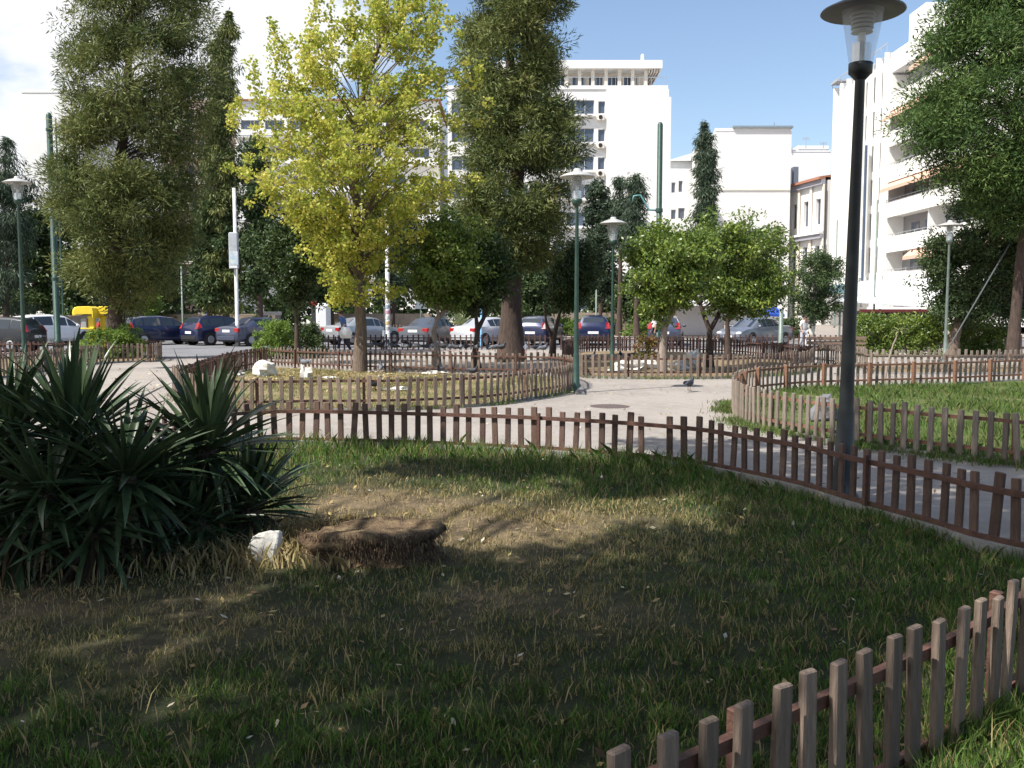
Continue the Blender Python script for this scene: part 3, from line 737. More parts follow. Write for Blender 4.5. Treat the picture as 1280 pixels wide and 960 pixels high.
# right pine, trunk near the frame edge
b = G(1266, 452)
tree('pine_tree', 'large green pine reaching in from the right edge of the photo', 'tree', b, b.y,
     [(-90, 1190, 1380), (-50, 1172, 1400), (0, 1165, 1410), (40, 1148, 1420), (70, 1118, 1420), (110, 1110, 1420), (150, 1104, 1420), (185, 1112, 1410), (215, 1148, 1400), (240, 1180, 1390), (262, 1215, 1380), (285, 1240, 1370)],
     0.17, LM_PINE, BARK_D, tips=310, sub=4, rc=0.58, per=115, L=0.17, W=0.040, mode='cedar', rise=0.3, seed=21, shell=0.3, cl_var=0.65, dep=0.6, branch_r=0.02, lump=1)
# shrubby tree under the pine, white trunk foot
b = G(1190, 447)
tree('broadleaf_tree', 'low spreading grey green tree with a pale trunk behind the right hand lamp', 'tree', b, b.y,
     [(248, 1195, 1290), (275, 1170, 1330), (300, 1150, 1340), (330, 1135, 1340), (355, 1140, 1340), (385, 1155, 1330), (402, 1180, 1290)],
     0.2, LM_MID, BARK, dep=0.5, tips=120, sub=5, rc=0.36, per=75, L=0.12, W=0.055, rise=0.5, seed=31, cl_var=0.5, branch_r=0.018)

def citrus(label, px, py, env, trunk_pts, fork, seed, leafm=LM_CITRUS, barkm=BARK_D, tips=75, per=64, r=0.1):
    b = G(px, py)
    tp = [Vector((0, 0, 0))] + [D(x, y, b.y) - b for x, y in trunk_pts]
    fk = [([D(x, y, b.y + dy) - b for x, y, dy in f], [0.075 - 0.05*i/(len(f)-1) for i in range(len(f))]) for f in fork]
    return tree('orange_tree', label, 'tree', b, b.y, env, r, leafm, barkm, tips=tips, sub=5, rc=0.3, per=per, L=0.11, W=0.055, rise=0.5, seed=seed, shell=0.1,
                trunk_pts=tp, fork=fk, branch_r=0.02, top_frac=0.7, cl_var=0.35)
citrus('rounded orange tree with a leaning forked trunk beside the white rocks', 828, 466,
       [(282, 815, 860), (292, 790, 890), (310, 772, 905), (335, 768, 905), (360, 775, 895), (378, 790, 870), (392, 800, 840)],
       [(829, 430), (831, 408), (842, 390), (846, 372), (845, 350)], [[(831, 408, 0), (820, 392, .2), (806, 375, .3)], [(846, 380, 0), (860, 366, -.2), (872, 350, -.3)]], 41, barkm=BARK_G)
citrus('wide orange tree with a V shaped dark trunk, right of the rounded one', 887, 460,
       [(266, 890, 955), (278, 868, 980), (300, 860, 996), (325, 870, 1000), (350, 880, 996), (372, 895, 985), (390, 905, 950)],
       [(887, 432), (887, 412), (879, 392), (874, 375), (880, 355)], [[(888, 412, 0), (898, 395, .1), (904, 375, .1), (915, 350, .1)], [(876, 380, 0), (862, 365, .2), (850, 352, .4)]], 43)
citrus('dark orange tree with a thin forked trunk behind the wide orange tree', 910, 451,
       [(290, 920, 975), (320, 905, 990), (350, 900, 992), (375, 905, 980), (390, 915, 960)],
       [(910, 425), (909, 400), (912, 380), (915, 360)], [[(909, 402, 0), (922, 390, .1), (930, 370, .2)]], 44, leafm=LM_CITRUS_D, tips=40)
citrus('dense orange tree with crooked trunk under the right half of the ginkgo crown', 546, 463,
       [(270, 530, 590), (290, 510, 610), (320, 498, 622), (350, 500, 620), (375, 515, 600), (385, 540, 585)],
       [(547, 440), (542, 415), (548, 395), (546, 370)], [[(545, 400, 0), (560, 385, .2), (575, 365, .2)]], 45, barkm=BARK_G)
citrus('dense orange tree with a thin black trunk left of the thick conifer trunk', 596, 461,
       [(285, 585, 625), (305, 570, 640), (335, 565, 645), (362, 570, 640), (385, 580, 625)],
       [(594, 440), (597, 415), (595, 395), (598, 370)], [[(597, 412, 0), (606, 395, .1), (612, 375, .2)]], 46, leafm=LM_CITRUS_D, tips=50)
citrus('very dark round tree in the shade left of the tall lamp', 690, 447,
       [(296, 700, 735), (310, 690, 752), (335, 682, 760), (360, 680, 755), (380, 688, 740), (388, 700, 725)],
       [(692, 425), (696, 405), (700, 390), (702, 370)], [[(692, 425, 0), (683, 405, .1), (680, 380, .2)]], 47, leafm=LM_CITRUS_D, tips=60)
citrus('dark leafy tree with a straight thin trunk rising from the lime green bush', 371, 455,
       [(268, 345, 400), (290, 325, 425), (320, 310, 430), (345, 315, 425), (365, 335, 410), (375, 350, 395)],
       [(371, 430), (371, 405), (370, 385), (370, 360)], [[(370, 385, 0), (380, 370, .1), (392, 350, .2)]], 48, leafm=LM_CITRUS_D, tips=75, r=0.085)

# slim cypress and distant trees
def far_tree(name, label, px, d, env, seed, leafm=LM_MID, barkm=BARK_D, tips=40, per=45, rc=0.6, L=0.22, W=0.11, mode='broad', tr=0.18, shell=0.15, group=None, rise=0.5, cl_var=0.55):
    b = D(px, 400, d); b.z = 0
    return tree(name, label, 'tree', b, d, env, tr, leafm, barkm, tips=tips, sub=4, rc=rc, per=per, L=L, W=W, mode=mode, seed=seed, shell=shell, group=group, rise=rise, cl_var=cl_var)
far_tree('cypress_tree', 'tall pointed cypress behind the orange trees, in front of the plain white building', 880, 60,
         [(152, 878, 883), (175, 873, 888), (200, 868, 893), (225, 864, 897), (260, 862, 898), (300, 865, 895)], 51, LM_BLUE, mode='droop', L=0.3, W=0.05, rc=0.42, tips=80, per=50, rise=0.3)
far_tree('conifer_tree', 'small bluish conifer left of the tall green mast, nearer the mast', 795, 58, [(218, 792, 797), (240, 784, 806), (270, 776, 812), (310, 775, 812)], 52, LM_BLUE, mode='droop', L=0.3, W=0.05, rc=0.45, tips=50, per=40, rise=0.2)
far_tree('conifer_tree', 'thin young conifer in front of the tall white office block', 774, 60, [(222, 772, 776), (245, 766, 781), (280, 764, 785), (310, 764, 786)], 53, LM_BLUE, mode='droop', L=0.3, W=0.05, rc=0.35, tips=30, per=36, rise=0.2)
far_tree('broadleaf_tree', 'green tree with a whitewashed trunk left of the tall dark lamp', 1013, 47,
         [(318, 1005, 1045), (330, 985, 1060), (350, 975, 1066), (375, 980, 1062), (395, 995, 1050)], 54, LM_MID, WHITEWASH, tips=60, per=70, rc=0.36, L=0.14, W=0.06, tr=0.22)
FT = [('spruce_tree', 'dark pointed spruce at the far left edge above the lamp', 8, 52, [(172, 6, 12), (200, -8, 26), (230, -18, 40), (270, -30, 50), (330, -30, 52), (385, -25, 45)], LM_BLUE, 'droop', 0.5),
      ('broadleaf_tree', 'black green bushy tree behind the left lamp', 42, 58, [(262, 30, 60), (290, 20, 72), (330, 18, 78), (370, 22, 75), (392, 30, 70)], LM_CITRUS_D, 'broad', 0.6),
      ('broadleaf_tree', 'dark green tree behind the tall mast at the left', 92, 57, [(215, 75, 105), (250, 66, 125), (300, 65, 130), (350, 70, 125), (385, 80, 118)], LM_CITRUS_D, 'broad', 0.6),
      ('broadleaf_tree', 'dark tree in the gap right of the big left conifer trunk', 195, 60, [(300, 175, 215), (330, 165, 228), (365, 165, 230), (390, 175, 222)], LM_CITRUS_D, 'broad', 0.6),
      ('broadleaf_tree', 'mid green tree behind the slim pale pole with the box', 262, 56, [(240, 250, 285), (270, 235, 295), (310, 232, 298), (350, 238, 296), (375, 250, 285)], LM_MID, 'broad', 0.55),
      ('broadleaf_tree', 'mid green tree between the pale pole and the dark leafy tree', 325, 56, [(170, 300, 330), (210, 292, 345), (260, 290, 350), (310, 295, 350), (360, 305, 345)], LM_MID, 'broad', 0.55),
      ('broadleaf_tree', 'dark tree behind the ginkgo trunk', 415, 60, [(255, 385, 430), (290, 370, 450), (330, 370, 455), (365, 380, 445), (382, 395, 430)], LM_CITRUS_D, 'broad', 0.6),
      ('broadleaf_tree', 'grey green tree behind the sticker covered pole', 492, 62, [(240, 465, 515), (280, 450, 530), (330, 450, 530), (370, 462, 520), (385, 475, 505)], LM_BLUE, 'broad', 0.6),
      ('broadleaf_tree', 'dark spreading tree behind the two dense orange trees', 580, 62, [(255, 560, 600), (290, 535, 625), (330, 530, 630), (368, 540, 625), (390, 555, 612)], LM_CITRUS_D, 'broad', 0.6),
      ('broadleaf_tree', 'olive coloured tree right of the thick conifer trunk, across the road', 668, 60, [(340, 650, 690), (360, 640, 700), (380, 640, 702), (396, 650, 690)], LM_MID, 'broad', 0.45),
      ('broadleaf_tree', 'pale green tree behind the shorter of the two central lamps', 750, 66, [(230, 738, 758), (270, 730, 775), (310, 728, 780), (350, 735, 775), (372, 745, 765)], LM_BLUE, 'broad', 0.55),
      ('broadleaf_tree', 'dark tree across the road between kiosk and dark blue hatchback', 800, 64, [(345, 780, 825), (365, 772, 832), (385, 772, 832), (400, 780, 825)], LM_MID, 'broad', 0.5),
      ('broadleaf_tree', 'small tree behind the kiosk with the blue awning', 940, 62, [(330, 925, 975), (355, 915, 985), (378, 918, 980)], LM_MID, 'broad', 0.5),
      ('broadleaf_tree', 'dark tree at the right edge below the pine', 1292, 42, [(270, 1250, 1340), (310, 1235, 1350), (350, 1235, 1350), (385, 1245, 1340)], LM_MID, 'broad', 0.5)]
for i, (nm, lab, px, d, env, lm, mode, rc) in enumerate(FT):
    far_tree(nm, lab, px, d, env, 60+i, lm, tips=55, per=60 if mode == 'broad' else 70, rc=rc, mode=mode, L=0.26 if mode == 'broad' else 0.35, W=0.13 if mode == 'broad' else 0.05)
# thin lime sapling across the road
b = D(189, 396, 50); b.z = 0
tree('sapling', 'small lime yellow sapling standing behind the leftmost dark blue hatchback', 'tree', b, 50, [(362, 183, 195), (370, 176, 203), (382, 176, 204), (390, 182, 198)], 0.05, LM_LIME, BARK_G, tips=30, sub=3, rc=0.25, per=36, L=0.14, W=0.05, rise=1.0, seed=90)
# far wood closing the view under the crowns
C = []; r = random.Random(5)
for i in range(520):
    px = r.uniform(-350, 790); d = r.uniform(74, 84); hh_ = 8.5 if px < 560 else 5.5; C.append(tuple(D(px, 1, d).xy) + (r.uniform(0.6, hh_ + 2.6*mnoise.noise(Vector((px*0.02, 0, 0)))),))
V, v = leaves(np.array(C), 1.3, 80, 0.5, 0.3, 0.9, 'broad', cl_var=0.6, seed=77)
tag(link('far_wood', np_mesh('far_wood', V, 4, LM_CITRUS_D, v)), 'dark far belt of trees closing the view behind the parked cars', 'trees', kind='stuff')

def bush(name, label, base, rx, ry, h, n, per, L, W, m, seed, cat='bush', rc=0.16, z0=0.0):
    r = random.Random(seed); C = []
    for i in range(n):
        a = r.uniform(0, 2*PI); q = r.random()**0.4; el = r.uniform(0, 1)
        C.append((rx*q*math.cos(a)*math.sqrt(1-el*el*0.75), ry*q*math.sin(a)*math.sqrt(1-el*el*0.75), z0 + 0.05 + h*el*0.95*(0.85+0.25*mnoise.noise(Vector((a*1.3, seed, 0))))))
    V, v = leaves(np.array(C), rc, per, L, W, 0.9, 'broad', cl_var=0.45, seed=seed)
    root = thing(name, label, cat, base)
    mb = MB()
    for k in range(9):
        c = C[k*(len(C)//9)]; mb.tube([(0.1*c[0], 0.1*c[1], -0.05), (c[0]*0.5, c[1]*0.5, c[2]*0.55), c], [0.02, 0.014, 0.006], 5)
    mb.build('stems', BARK, root); link('foliage', np_mesh('foliage', V, 4, m, v), root)
    return root
p = G(128, 450); bush('bush', 'bright green loose bush in the left fenced bed in front of the yellow telephone hoods', (p.x, p.y+0.9, 0.02), 1.15, 0.8, 1.15, 130, 60, 0.10, 0.045, LM_LIME, 1)
p = G(352, 447); bush('bush', 'bright lime green rounded bush beside the thin tree trunk, behind the ginkgo bed', (p.x, 31.5, 0.02), 0.78, 0.6, 1.45, 130, 70, 0.08, 0.035, LM_LIME, 2)
p = G(388, 447); bush('bush', 'dark green clipped bush just right of the lime green one', (p.x, 32.0, 0.02), 0.6, 0.6, 1.3, 90, 70, 0.08, 0.035, LM_CITRUS_D, 3)
p = G(818, 462); bush('bush', 'small reddish and green bush at the foot of the leaning orange tree', (p.x-0.2, p.y+0.5, 0.02), 0.35, 0.3, 1.05, 36, 50, 0.10, 0.04,
     leafmat('red_green_leaves', [(0, (0.06, 0.10, 0.03)), (0.5, (0.18, 0.15, 0.05)), (1, (0.42, 0.15, 0.06))], 0.5, 0.3), 4, rc=0.12)
for k, (x0, x1, top, dpt, lab) in enumerate(((1068, 1180, 392, 33, 'long green hedge behind the pale fence right of the tall dark lamp'), (1190, 1255, 398, 33.5, 'shorter green hedge section right of the pale lamp post'))):
    a, b2 = D(x0, 430, dpt), D(x1, 430, dpt); r = random.Random(k); C = []; wd = b2.x - a.x; H = D(0, top, dpt).z
    for i in range(int(wd*95)): C.append((r.uniform(-wd/2, wd/2), r.uniform(-0.45, 0.45), r.uniform(0.1, H-0.12 + 0.1*mnoise.noise(Vector((i*0.7, 0, 0))))))
    V, v = leaves(np.array(C), 0.2, 48, 0.10, 0.05, 0.9, 'broad', cl_var=0.45, seed=k+5)
    root = thing('hedge', lab, 'hedge', ((a.x+b2.x)/2, dpt, 0.02)); link('foliage', np_mesh('foliage', V, 4, LM_CITRUS, v), root)
# low planting across the road
for k, (px, dpt, rx, h, m, lab) in enumerate(((85, 56, 1.4, 1.6, LM_LIME, 'yellowish shrub across the road between the tall mast and the telephone hoods'), (42, 58, 2.2, 0.9, LM_CITRUS, 'low green planting with white stones above the white hatchback roof'),
        (240, 57, 1.5, 1.1, LM_MID, 'dull green shrub across the road above the gap between the dark blue hatchbacks'), (318, 60, 1.6, 1.4, LM_MID, 'rounded shrub across the road right of the pale pole'),
        (622, 58, 1.3, 1.5, LM_CITRUS_D, 'dark shrub behind the white saloon'), (712, 60, 1.6, 1.2, LM_LIME, 'light green shrub across the road between the two dark blue cars'), (755, 62, 1.4, 1.1, LM_MID, 'grey green shrub across the road above the dark blue hatchback'), (808, 59, 1.5, 0.9, LM_LIME, 'light green shrub by the far pale fence left of the kiosk'), (985, 55, 1.5, 1.2, LM_MID, 'green shrub across the road left of the whitewashed trunk'))):
    b = D(px, 400, dpt); bush('shrub', lab, (b.x, dpt, 0), rx, 0.8, h, 50, 45, 0.2, 0.09, m, 20+k, cat='shrub', rc=0.3)

# two pines behind the camera whose crowns shade the foreground
def to_px(x, y, z=0.0):
    c, s_ = math.cos(PITCH), math.sin(PITCH); dz = z-CAM_H; fwd = y*c - dz*s_; up = y*s_ + dz*c
    return (CX + F*x/fwd, CY - F*up/fwd) if fwd > 0.3 else None
SH_POLY = [Vector(p) for p in ((-400, 764), (0, 758), (200, 748), (350, 738), (560, 716), (700, 698), (830, 672), (935, 650), (890, 612), (800, 596), (770, 562), (800, 548), (1000, 552), (1300, 566), (1900, 600), (1900, 3000), (-400, 3000))]
LIT_POLY = [Vector(p) for p in ((1060, 1100), (1100, 930), (1150, 850), (1210, 800), (1290, 770), (1700, 800), (1700, 1300), (1060, 1300))]
LIT_SPOTS = ((600, 856, 60, 16), (1125, 752, 90, 20), (1045, 826, 34, 16), (345, 852, 55, 12), (850, 925, 60, 14), (905, 660, 60, 8), (190, 800, 60, 10), (720, 905, 50, 8))
DARK_SPOTS = ((40, 722, 240, 42), (600, 594, 120, 9), (820, 608, 90, 20), (500, 560, 60, 10), (1010, 520, 120, 6))
def shade_p(x, y):
    if y < 1.55: return 1.0 if x < 0.8 + 0.3*(1.55-y) else 0.0
    q = to_px(x, y)
    if q is None: return 1.0
    if inpoly(q[0], q[1], LIT_POLY): return 0.0
    for a, b, rx, ry in LIT_SPOTS:
        if ((q[0]-a)/rx)**2 + ((q[1]-b)/ry)**2 < 1: return 0.0
    for a, b, rx, ry in DARK_SPOTS:
        if ((q[0]-a)/rx)**2 + ((q[1]-b)/ry)**2 < 1: return 0.9
    if inpoly(q[0], q[1], SH_POLY):
        return 0.78 if q[1] < 575 else (0.92 if q[1] < 630 else 1.0)
    return 0.0
R = random.Random(17); CL = [[], []]
for i in range(5200):
    x, y = R.uniform(-7, 9), R.uniform(-4, 12.5)
    pr = shade_p(x, y)
    if R.random() > pr*0.85: continue
    rc_ = 0.34 if pr > 0.95 else 0.22
    h = R.uniform(7.6, 10.4); CL[0 if x < 1.6 + 0.2*R.uniform(-1, 1) else 1].append((x + SUN_DIR.x/SUN_DIR.z*h, y + SUN_DIR.y/SUN_DIR.z*h, h, rc_))
for i in range(1000):      # crown clumps added behind the camera to block sky light
    a, q = R.uniform(0, 2*PI), math.sqrt(R.random()); k = i % 2
    c = ((-10.5, -6.5), (4.0, -8.0))[k]; CL[k].append((c[0] + 6.5*q*math.cos(a), c[1] + 5.5*q*math.sin(a), R.uniform(7.5, 11.5), 0.6))
for k, (base, lab) in enumerate((((-6.5, -3.5, 0), 'pine behind the camera whose crown shades the left of the lawn'), ((0.6, -5.0, 0), 'pine behind the camera whose crown shades the path at the right'))):
    root = thing('pine_tree', lab, 'tree', base); o = Vector(base); A = np.array(CL[k]); C = A[:, :3] - np.array(base); cen = C.mean(0)
    mb = MB(); tp = [Vector((0, 0, -.1)), Vector((.05, .1, 2)), Vector((cen[0]*.15, cen[1]*.15, 4)), Vector((cen[0]*.45, cen[1]*.45, 6.2)), Vector((cen[0]*.8, cen[1]*.8, 8.6))]
    mb.tube(tp, [.42, .34, .28, .2, .08], 12).build('trunk', BARK, root, smooth=True); bm_ = MB()
    for c in C[::9]:
        t = Vector(c); s_ = tp[2].lerp(tp[4], R.uniform(0, .8)); mid = s_.lerp(t, .55) + Vector((0, 0, -.3)); bm_.tube([s_, mid, t], [.05, .03, .01], 5, cap=False)
    bm_.build('branches', BARK, root, smooth=True)
    V, v = leaves(C, A[:, 3], 40, 0.22, 0.10, 0.6, 'needle', seed=200+k)
    link('crown', np_mesh('crown', V, 4, LM_PINE, v), root)

# ------------------------------------------------------------------ sword leaved yuccas
def sword_mesh(m, L, wd, droop, seed):
    r = random.Random(seed); mb = MB(); K = 7; tw = r.uniform(-0.25, 0.25)
    for i in range(K+1):
        t = i/K; ang = droop*t*t; x = L*(t if abs(droop) < 1e-3 else math.sin(droop*t*0.8)/(droop*0.8)); z = -L*0.5*droop*t*t*0.6
        h = wd/2*(0.75 + 0.5*math.sin(min(1, t*1.6)*PI/2))*(1 - max(0, t-0.45)/0.55)**0.8 if i < K else 0.0008
        s = tw*t
        mb.v += [(x, -h, z + 0.3*h - h*s), (x, 0, z - 0.15*h), (x, h, z + 0.3*h + h*s)]
    for i in range(K):
        b = i*3; mb.f += [(b, b+3, b+4, b+1), (b+1, b+4, b+5, b+2)]; mb.m += [0, 0]
    return mb.mesh('leaf', m, True)
YUC = mat('yucca_leaf', (0.075, 0.115, 0.05), 0.32, col2=(0.03, 0.052, 0.026), scale=3, stretch=(0.6, 8, 8), objrand=0.35, spec=0.5)
YUC_OLD = mat('old_yucca_leaf', (0.17, 0.18, 0.09), 0.5, col2=(0.10, 0.12, 0.06), scale=3, stretch=(0.6, 8, 8), objrand=0.35, spec=0.5)
YUC_DEAD = leafmat('dead_yucca_leaves', [(0, (0.035, 0.028, 0.02)), (0.6, (0.09, 0.065, 0.04)), (1, (0.26, 0.18, 0.10))], 0.8, 0.1)
YL = [sword_mesh(YUC, 0.58 + 0.03*k, 0.044, 0.05 + 0.24*k, k) for k in range(5)]
YLO = [sword_mesh(YUC_OLD, 0.55, 0.042, 0.7 + 0.2*k, 9+k) for k in range(3)]
def yucca(label, px, py, d, nleaf, size, up=88, down=-65, seed=0, skirt=260, tilt=(0, 0), spread=1.0):
    R = random.Random(seed); h = D(px, py, d); root = thing('yucca', label, 'yucca', (h.x, d, 0.04), 0, 'spiky yuccas in the left clump')
    hz = h.z - 0.04
    MB().tube([(0.05, 0.05, -0.1), (0.02, 0, hz*0.5), (0, 0, hz), (tilt[0]*0.1, tilt[1]*0.1, hz+0.05)], [0.11, 0.09, 0.085, 0.05], 10).build('stem', BARK_D, root, smooth=True)
    nleaf = int(nleaf*1.35)
    for i in range(nleaf):
        t = i/nleaf; el = math.radians(up + (down-up)*t**1.15 + R.gauss(0, 8)); az = i*2.39996 + R.uniform(-.25, .25)
        s = size*R.uniform(0.8, 1.08)*(1.0 if t < 0.7 else 0.92); me = R.choice(YL) if t < 0.78 else R.choice(YLO)
        Mx = Matrix.Rotation(tilt[0], 4, 'Y') @ Matrix.Rotation(tilt[1], 4, 'X') @ Matrix.Rotation(az, 4, 'Z') @ Matrix.Rotation(-el, 4, 'Y') @ Matrix.Rotation(R.uniform(-.5, .5), 4, 'X')
        off = Vector((math.cos(az)*0.05*spread, math.sin(az)*0.05*spread, 0.07 - 0.16*t))
        link('leaf', me, root, (off.x, off.y, hz + off.z), Mx.to_euler(), (s, s*R.uniform(.85, 1.15), s))
    if skirt:
        rr = np.random.default_rng(seed+100); n = skirt; az = rr.uniform(0, 2*PI, n); zt = hz*(0.15 + 0.85*rr.random(n)) ; L = 0.25 + 0.3*rr.random(n); el = np.radians(rr.uniform(-88, -35, n))
        b = np.column_stack([0.07*np.cos(az), 0.07*np.sin(az), zt]); dd = np.column_stack([np.cos(az)*np.cos(el), np.sin(az)*np.cos(el), np.sin(el)]); sd = np.column_stack([-np.sin(az), np.cos(az), rr.normal(0, .3, n)])*0.016
        L = np.minimum(L, (zt+0.02)/np.maximum(0.15, -dd[:, 2]))
        V = np.stack([b, b + dd*(L*0.4)[:, None] + sd, b + dd*L[:, None], b + dd*(L*0.4)[:, None] - sd], 1)
        tag(link('dead_leaves', np_mesh('dead_leaves', V, 4, YUC_DEAD, rr.random(n)**2), root), kind='stuff')
    return root
yucca('tall spiky yucca head standing upright at the left edge, left of the other tall one', 14, 545, 6.2, 95, 1.0, seed=1)
yucca('tall spiky yucca head rising against the left picket fence, second from the left edge', 92, 552, 6.0, 130, 1.05, seed=2)
yucca('tall upright yucca head in the middle of the gap showing the gravel path and road', 258, 563, 6.3, 120, 1.02, seed=3, tilt=(0.03, 0))
yucca('low yucca at the right end of the clump with leaves spread over the lit grass', 312, 635, 6.35, 110, 0.82, up=85, down=-45, seed=4, tilt=(0.12, 0))
yucca('drooping yucca in the front of the clump with long leaves arching down to the right', 158, 600, 5.75, 130, 1.0, up=60, down=-75, seed=5, tilt=(0.15, -0.1))
yucca('low drooping yucca at the bottom left corner of the clump', 62, 622, 5.6, 120, 0.95, up=55, down=-75, seed=6)
yucca('drooping yucca cut by the left edge of the photo', -35, 610, 5.9, 110, 1.0, up=75, down=-70, seed=7)
yucca('short dark yucca deep inside the clump between the tall heads', 195, 640, 6.1, 120, 0.9, up=70, down=-70, seed=8, skirt=420)
yucca('yucca hidden low behind the front ones near the white rock', 245, 655, 6.0, 100, 0.75, up=65, down=-70, seed=9, skirt=420)
yucca('low yucca in the middle front of the clump, its dead leaves hanging to the ground', 118, 668, 5.55, 100, 0.8, up=50, down=-80, seed=10, skirt=500)
yucca('low yucca at the left front of the clump over the dry grass', 15, 675, 5.5, 100, 0.85, up=50, down=-80, seed=12, skirt=500)
yucca('low dark yucca at the right front foot of the clump above the pale litter', 195, 690, 5.75, 90, 0.7, up=60, down=-80, seed=13, skirt=400)
# dead twig litter round the clump
n = 3500; a = rs.random(n); xx = np.interp(a, [0, 1], [-3.6, -1.0]) + rs.normal(0, .12, n); yy = 5.55 + 0.9*rs.random(n) + rs.normal(0, .15, n) + 0.25*(xx+3)*0.2
zz = np.array([lawn_z(x, y) for x, y in zip(xx, yy)])
tag(link('leaf_litter', grass_mesh('leaf_litter', np.column_stack([xx, yy]), zz, 0.05+0.12*rs.random(n), 0.010+0.006*rs.random(n), rs.random(n)*0.3, GRASS, 1.0)), 'pale dead leaves littered under the spiky yucca clump', 'leaf litter', kind='stuff')

# variegated agave across the road
AGV = mat('agave_leaf', (0.52, 0.50, 0.30), 0.5, col2=(0.16, 0.24, 0.12), scale=2.2, stretch=(0.2, 9, 9))
b = D(575, 405, 50); root = thing('agave', 'pale striped agave on a stony mound behind the white saloon', 'agave', (b.x, 50, 0.0))
MB().blob((0, 0, 0.25), (1.1, 0.8, 0.62), 12, 7, 0.35, 3).build('stone_mound', mat('mound_stone', (0.30, 0.25, 0.18), 0.95, col2=(0.18, 0.15, 0.10), scale=4, bump=0.8), root, smooth=True)
AL = [sword_mesh(AGV, 1.0, 0.15, 0.3 + 0.5*k, 70+k) for k in range(3)]; R = random.Random(9)
for i in range(34):
    t = i/34; Mx = Matrix.Rotation(i*2.4, 4, 'Z') @ Matrix.Rotation(-math.radians(85-80*t+R.gauss(0, 6)), 4, 'Y')
    link('leaf', R.choice(AL), root, (R.uniform(-.1, .1), R.uniform(-.1, .1), 0.72), Mx.to_euler(), (R.uniform(.9, 1.2),)*3)
# palm seedling in the right bed
b = G(1105, 478); t = D(1124, 414, b.y); root = thing('young_palm', 'thin young palm with a leaning stem in the green bed at the right', 'palm', b)
tl = t - b; MB().tube([(0, 0, -0.05), (tl.x*0.25, 0, tl.z*0.4), (tl.x*0.6, 0, tl.z*0.75), tuple(tl)], [0.03, 0.022, 0.018, 0.014], 7).build('stem', BARK_G, root)
PL = mat('palm_leaf', (0.30, 0.32, 0.12), 0.5, col2=(0.16, 0.2, 0.07), scale=5); PLm = [sword_mesh(PL, 0.28, 0.028, 1.1 + .4*k, 80+k) for k in range(2)]
for i in range(22):
    Mx = Matrix.Rotation(i*2.4, 4, 'Z') @ Matrix.Rotation(-math.radians(55-60*i/22), 4, 'Y'); link('leaf', PLm[i % 2], root, tuple(tl), Mx.to_euler(), (R.uniform(.8, 1.1),)*3)

# ------------------------------------------------------------------ stump and stones
STUMP = ground_mat('rotting_stump', (0.20, 0.14, 0.085), (0.08, 0.052, 0.034), (0.36, 0.27, 0.15), 6, 8, 70, bump=1.2)
b = G(463, 712); root = thing('tree_stump', 'wide rotting brown stump lying in the grass beside the white rock', 'tree stump', (b.x, b.y+0.15, 0.02))
mb = MB(); SEG, RI = 48, 15
prof = [(0.98, -0.05), (1.0, 0.03), (0.93, 0.07), (0.90, 0.12), (0.98, 0.17), (1.03, 0.205), (1.0, 0.235), (0.92, 0.255), (0.78, 0.262), (0.6, 0.258), (0.42, 0.25), (0.22, 0.245), (0.05, 0.243)]
prof = [(r_, z_*0.88) for r_, z_ in prof]
for r0, z in prof:
    for k in range(SEG):
        a = 2*PI*k/SEG; ca, sa = math.cos(a), math.sin(a)
        nz_ = mnoise.noise(Vector((ca*1.6, sa*1.6, z*4)))*0.16 + mnoise.noise(Vector((ca*5, sa*5, z*9)))*0.10
        under = 0.16*max(0, ca*0.6 - sa*0.8)*max(0, 1-abs(z-0.10)/0.08)
        rr = r0*(1+nz_) - under; zz_ = z*(1.02 + 0.2*mnoise.noise(Vector((ca*r0*1.1+4, sa*r0*1.6, 0))) - 0.25*max(0, -ca)) + 0.02*mnoise.noise(Vector((ca*r0*6, sa*r0*6, 3)))
        mb.v.append((rr*ca*0.475, rr*sa*0.27, zz_))
for i in range(len(prof)-1):
    for k in range(SEG): mb.f.append((i*SEG+k, i*SEG+(k+1) % SEG, (i+1)*SEG+(k+1) % SEG, (i+1)*SEG+k)); mb.m.append(0)
mb.f.append(tuple((len(prof)-1)*SEG+k for k in range(SEG))); mb.m.append(0)
mb.build('wood', STUMP, root, smooth=True)
n = 3600; a = rs.uniform(0, 2*PI, n); zt = 0.02 + 0.22*rs.random(n); ca, sa = np.cos(a), np.sin(a); r0 = np.interp(zt, [-.05, .03, .09, .17, .24], [1, 1, .9, 1.0, 0.97]) + rs.normal(0, .02, n)
bpos = np.column_stack([r0*ca*0.475, r0*sa*0.27, zt]); dd = np.column_stack([ca*0.25, sa*0.25, -0.4-rs.random(n)]); dd /= np.linalg.norm(dd, axis=1)[:, None]
Ls = 0.015+0.028*rs.random(n); sd = np.column_stack([-sa, ca, np.zeros(n)])*0.0035
V = np.stack([bpos, bpos+dd*(Ls*.4)[:, None]+sd, bpos+dd*Ls[:, None], bpos+dd*(Ls*.4)[:, None]-sd], 1)
tag(link('fibres', np_mesh('fibres', V, 4, leafmat('stump_fibres', [(0, (0.05, 0.03, 0.022)), (0.7, (0.12, 0.075, 0.05)), (1, (0.30, 0.21, 0.12))], 0.9, 0.0), rs.random(n)), root), kind='stuff')

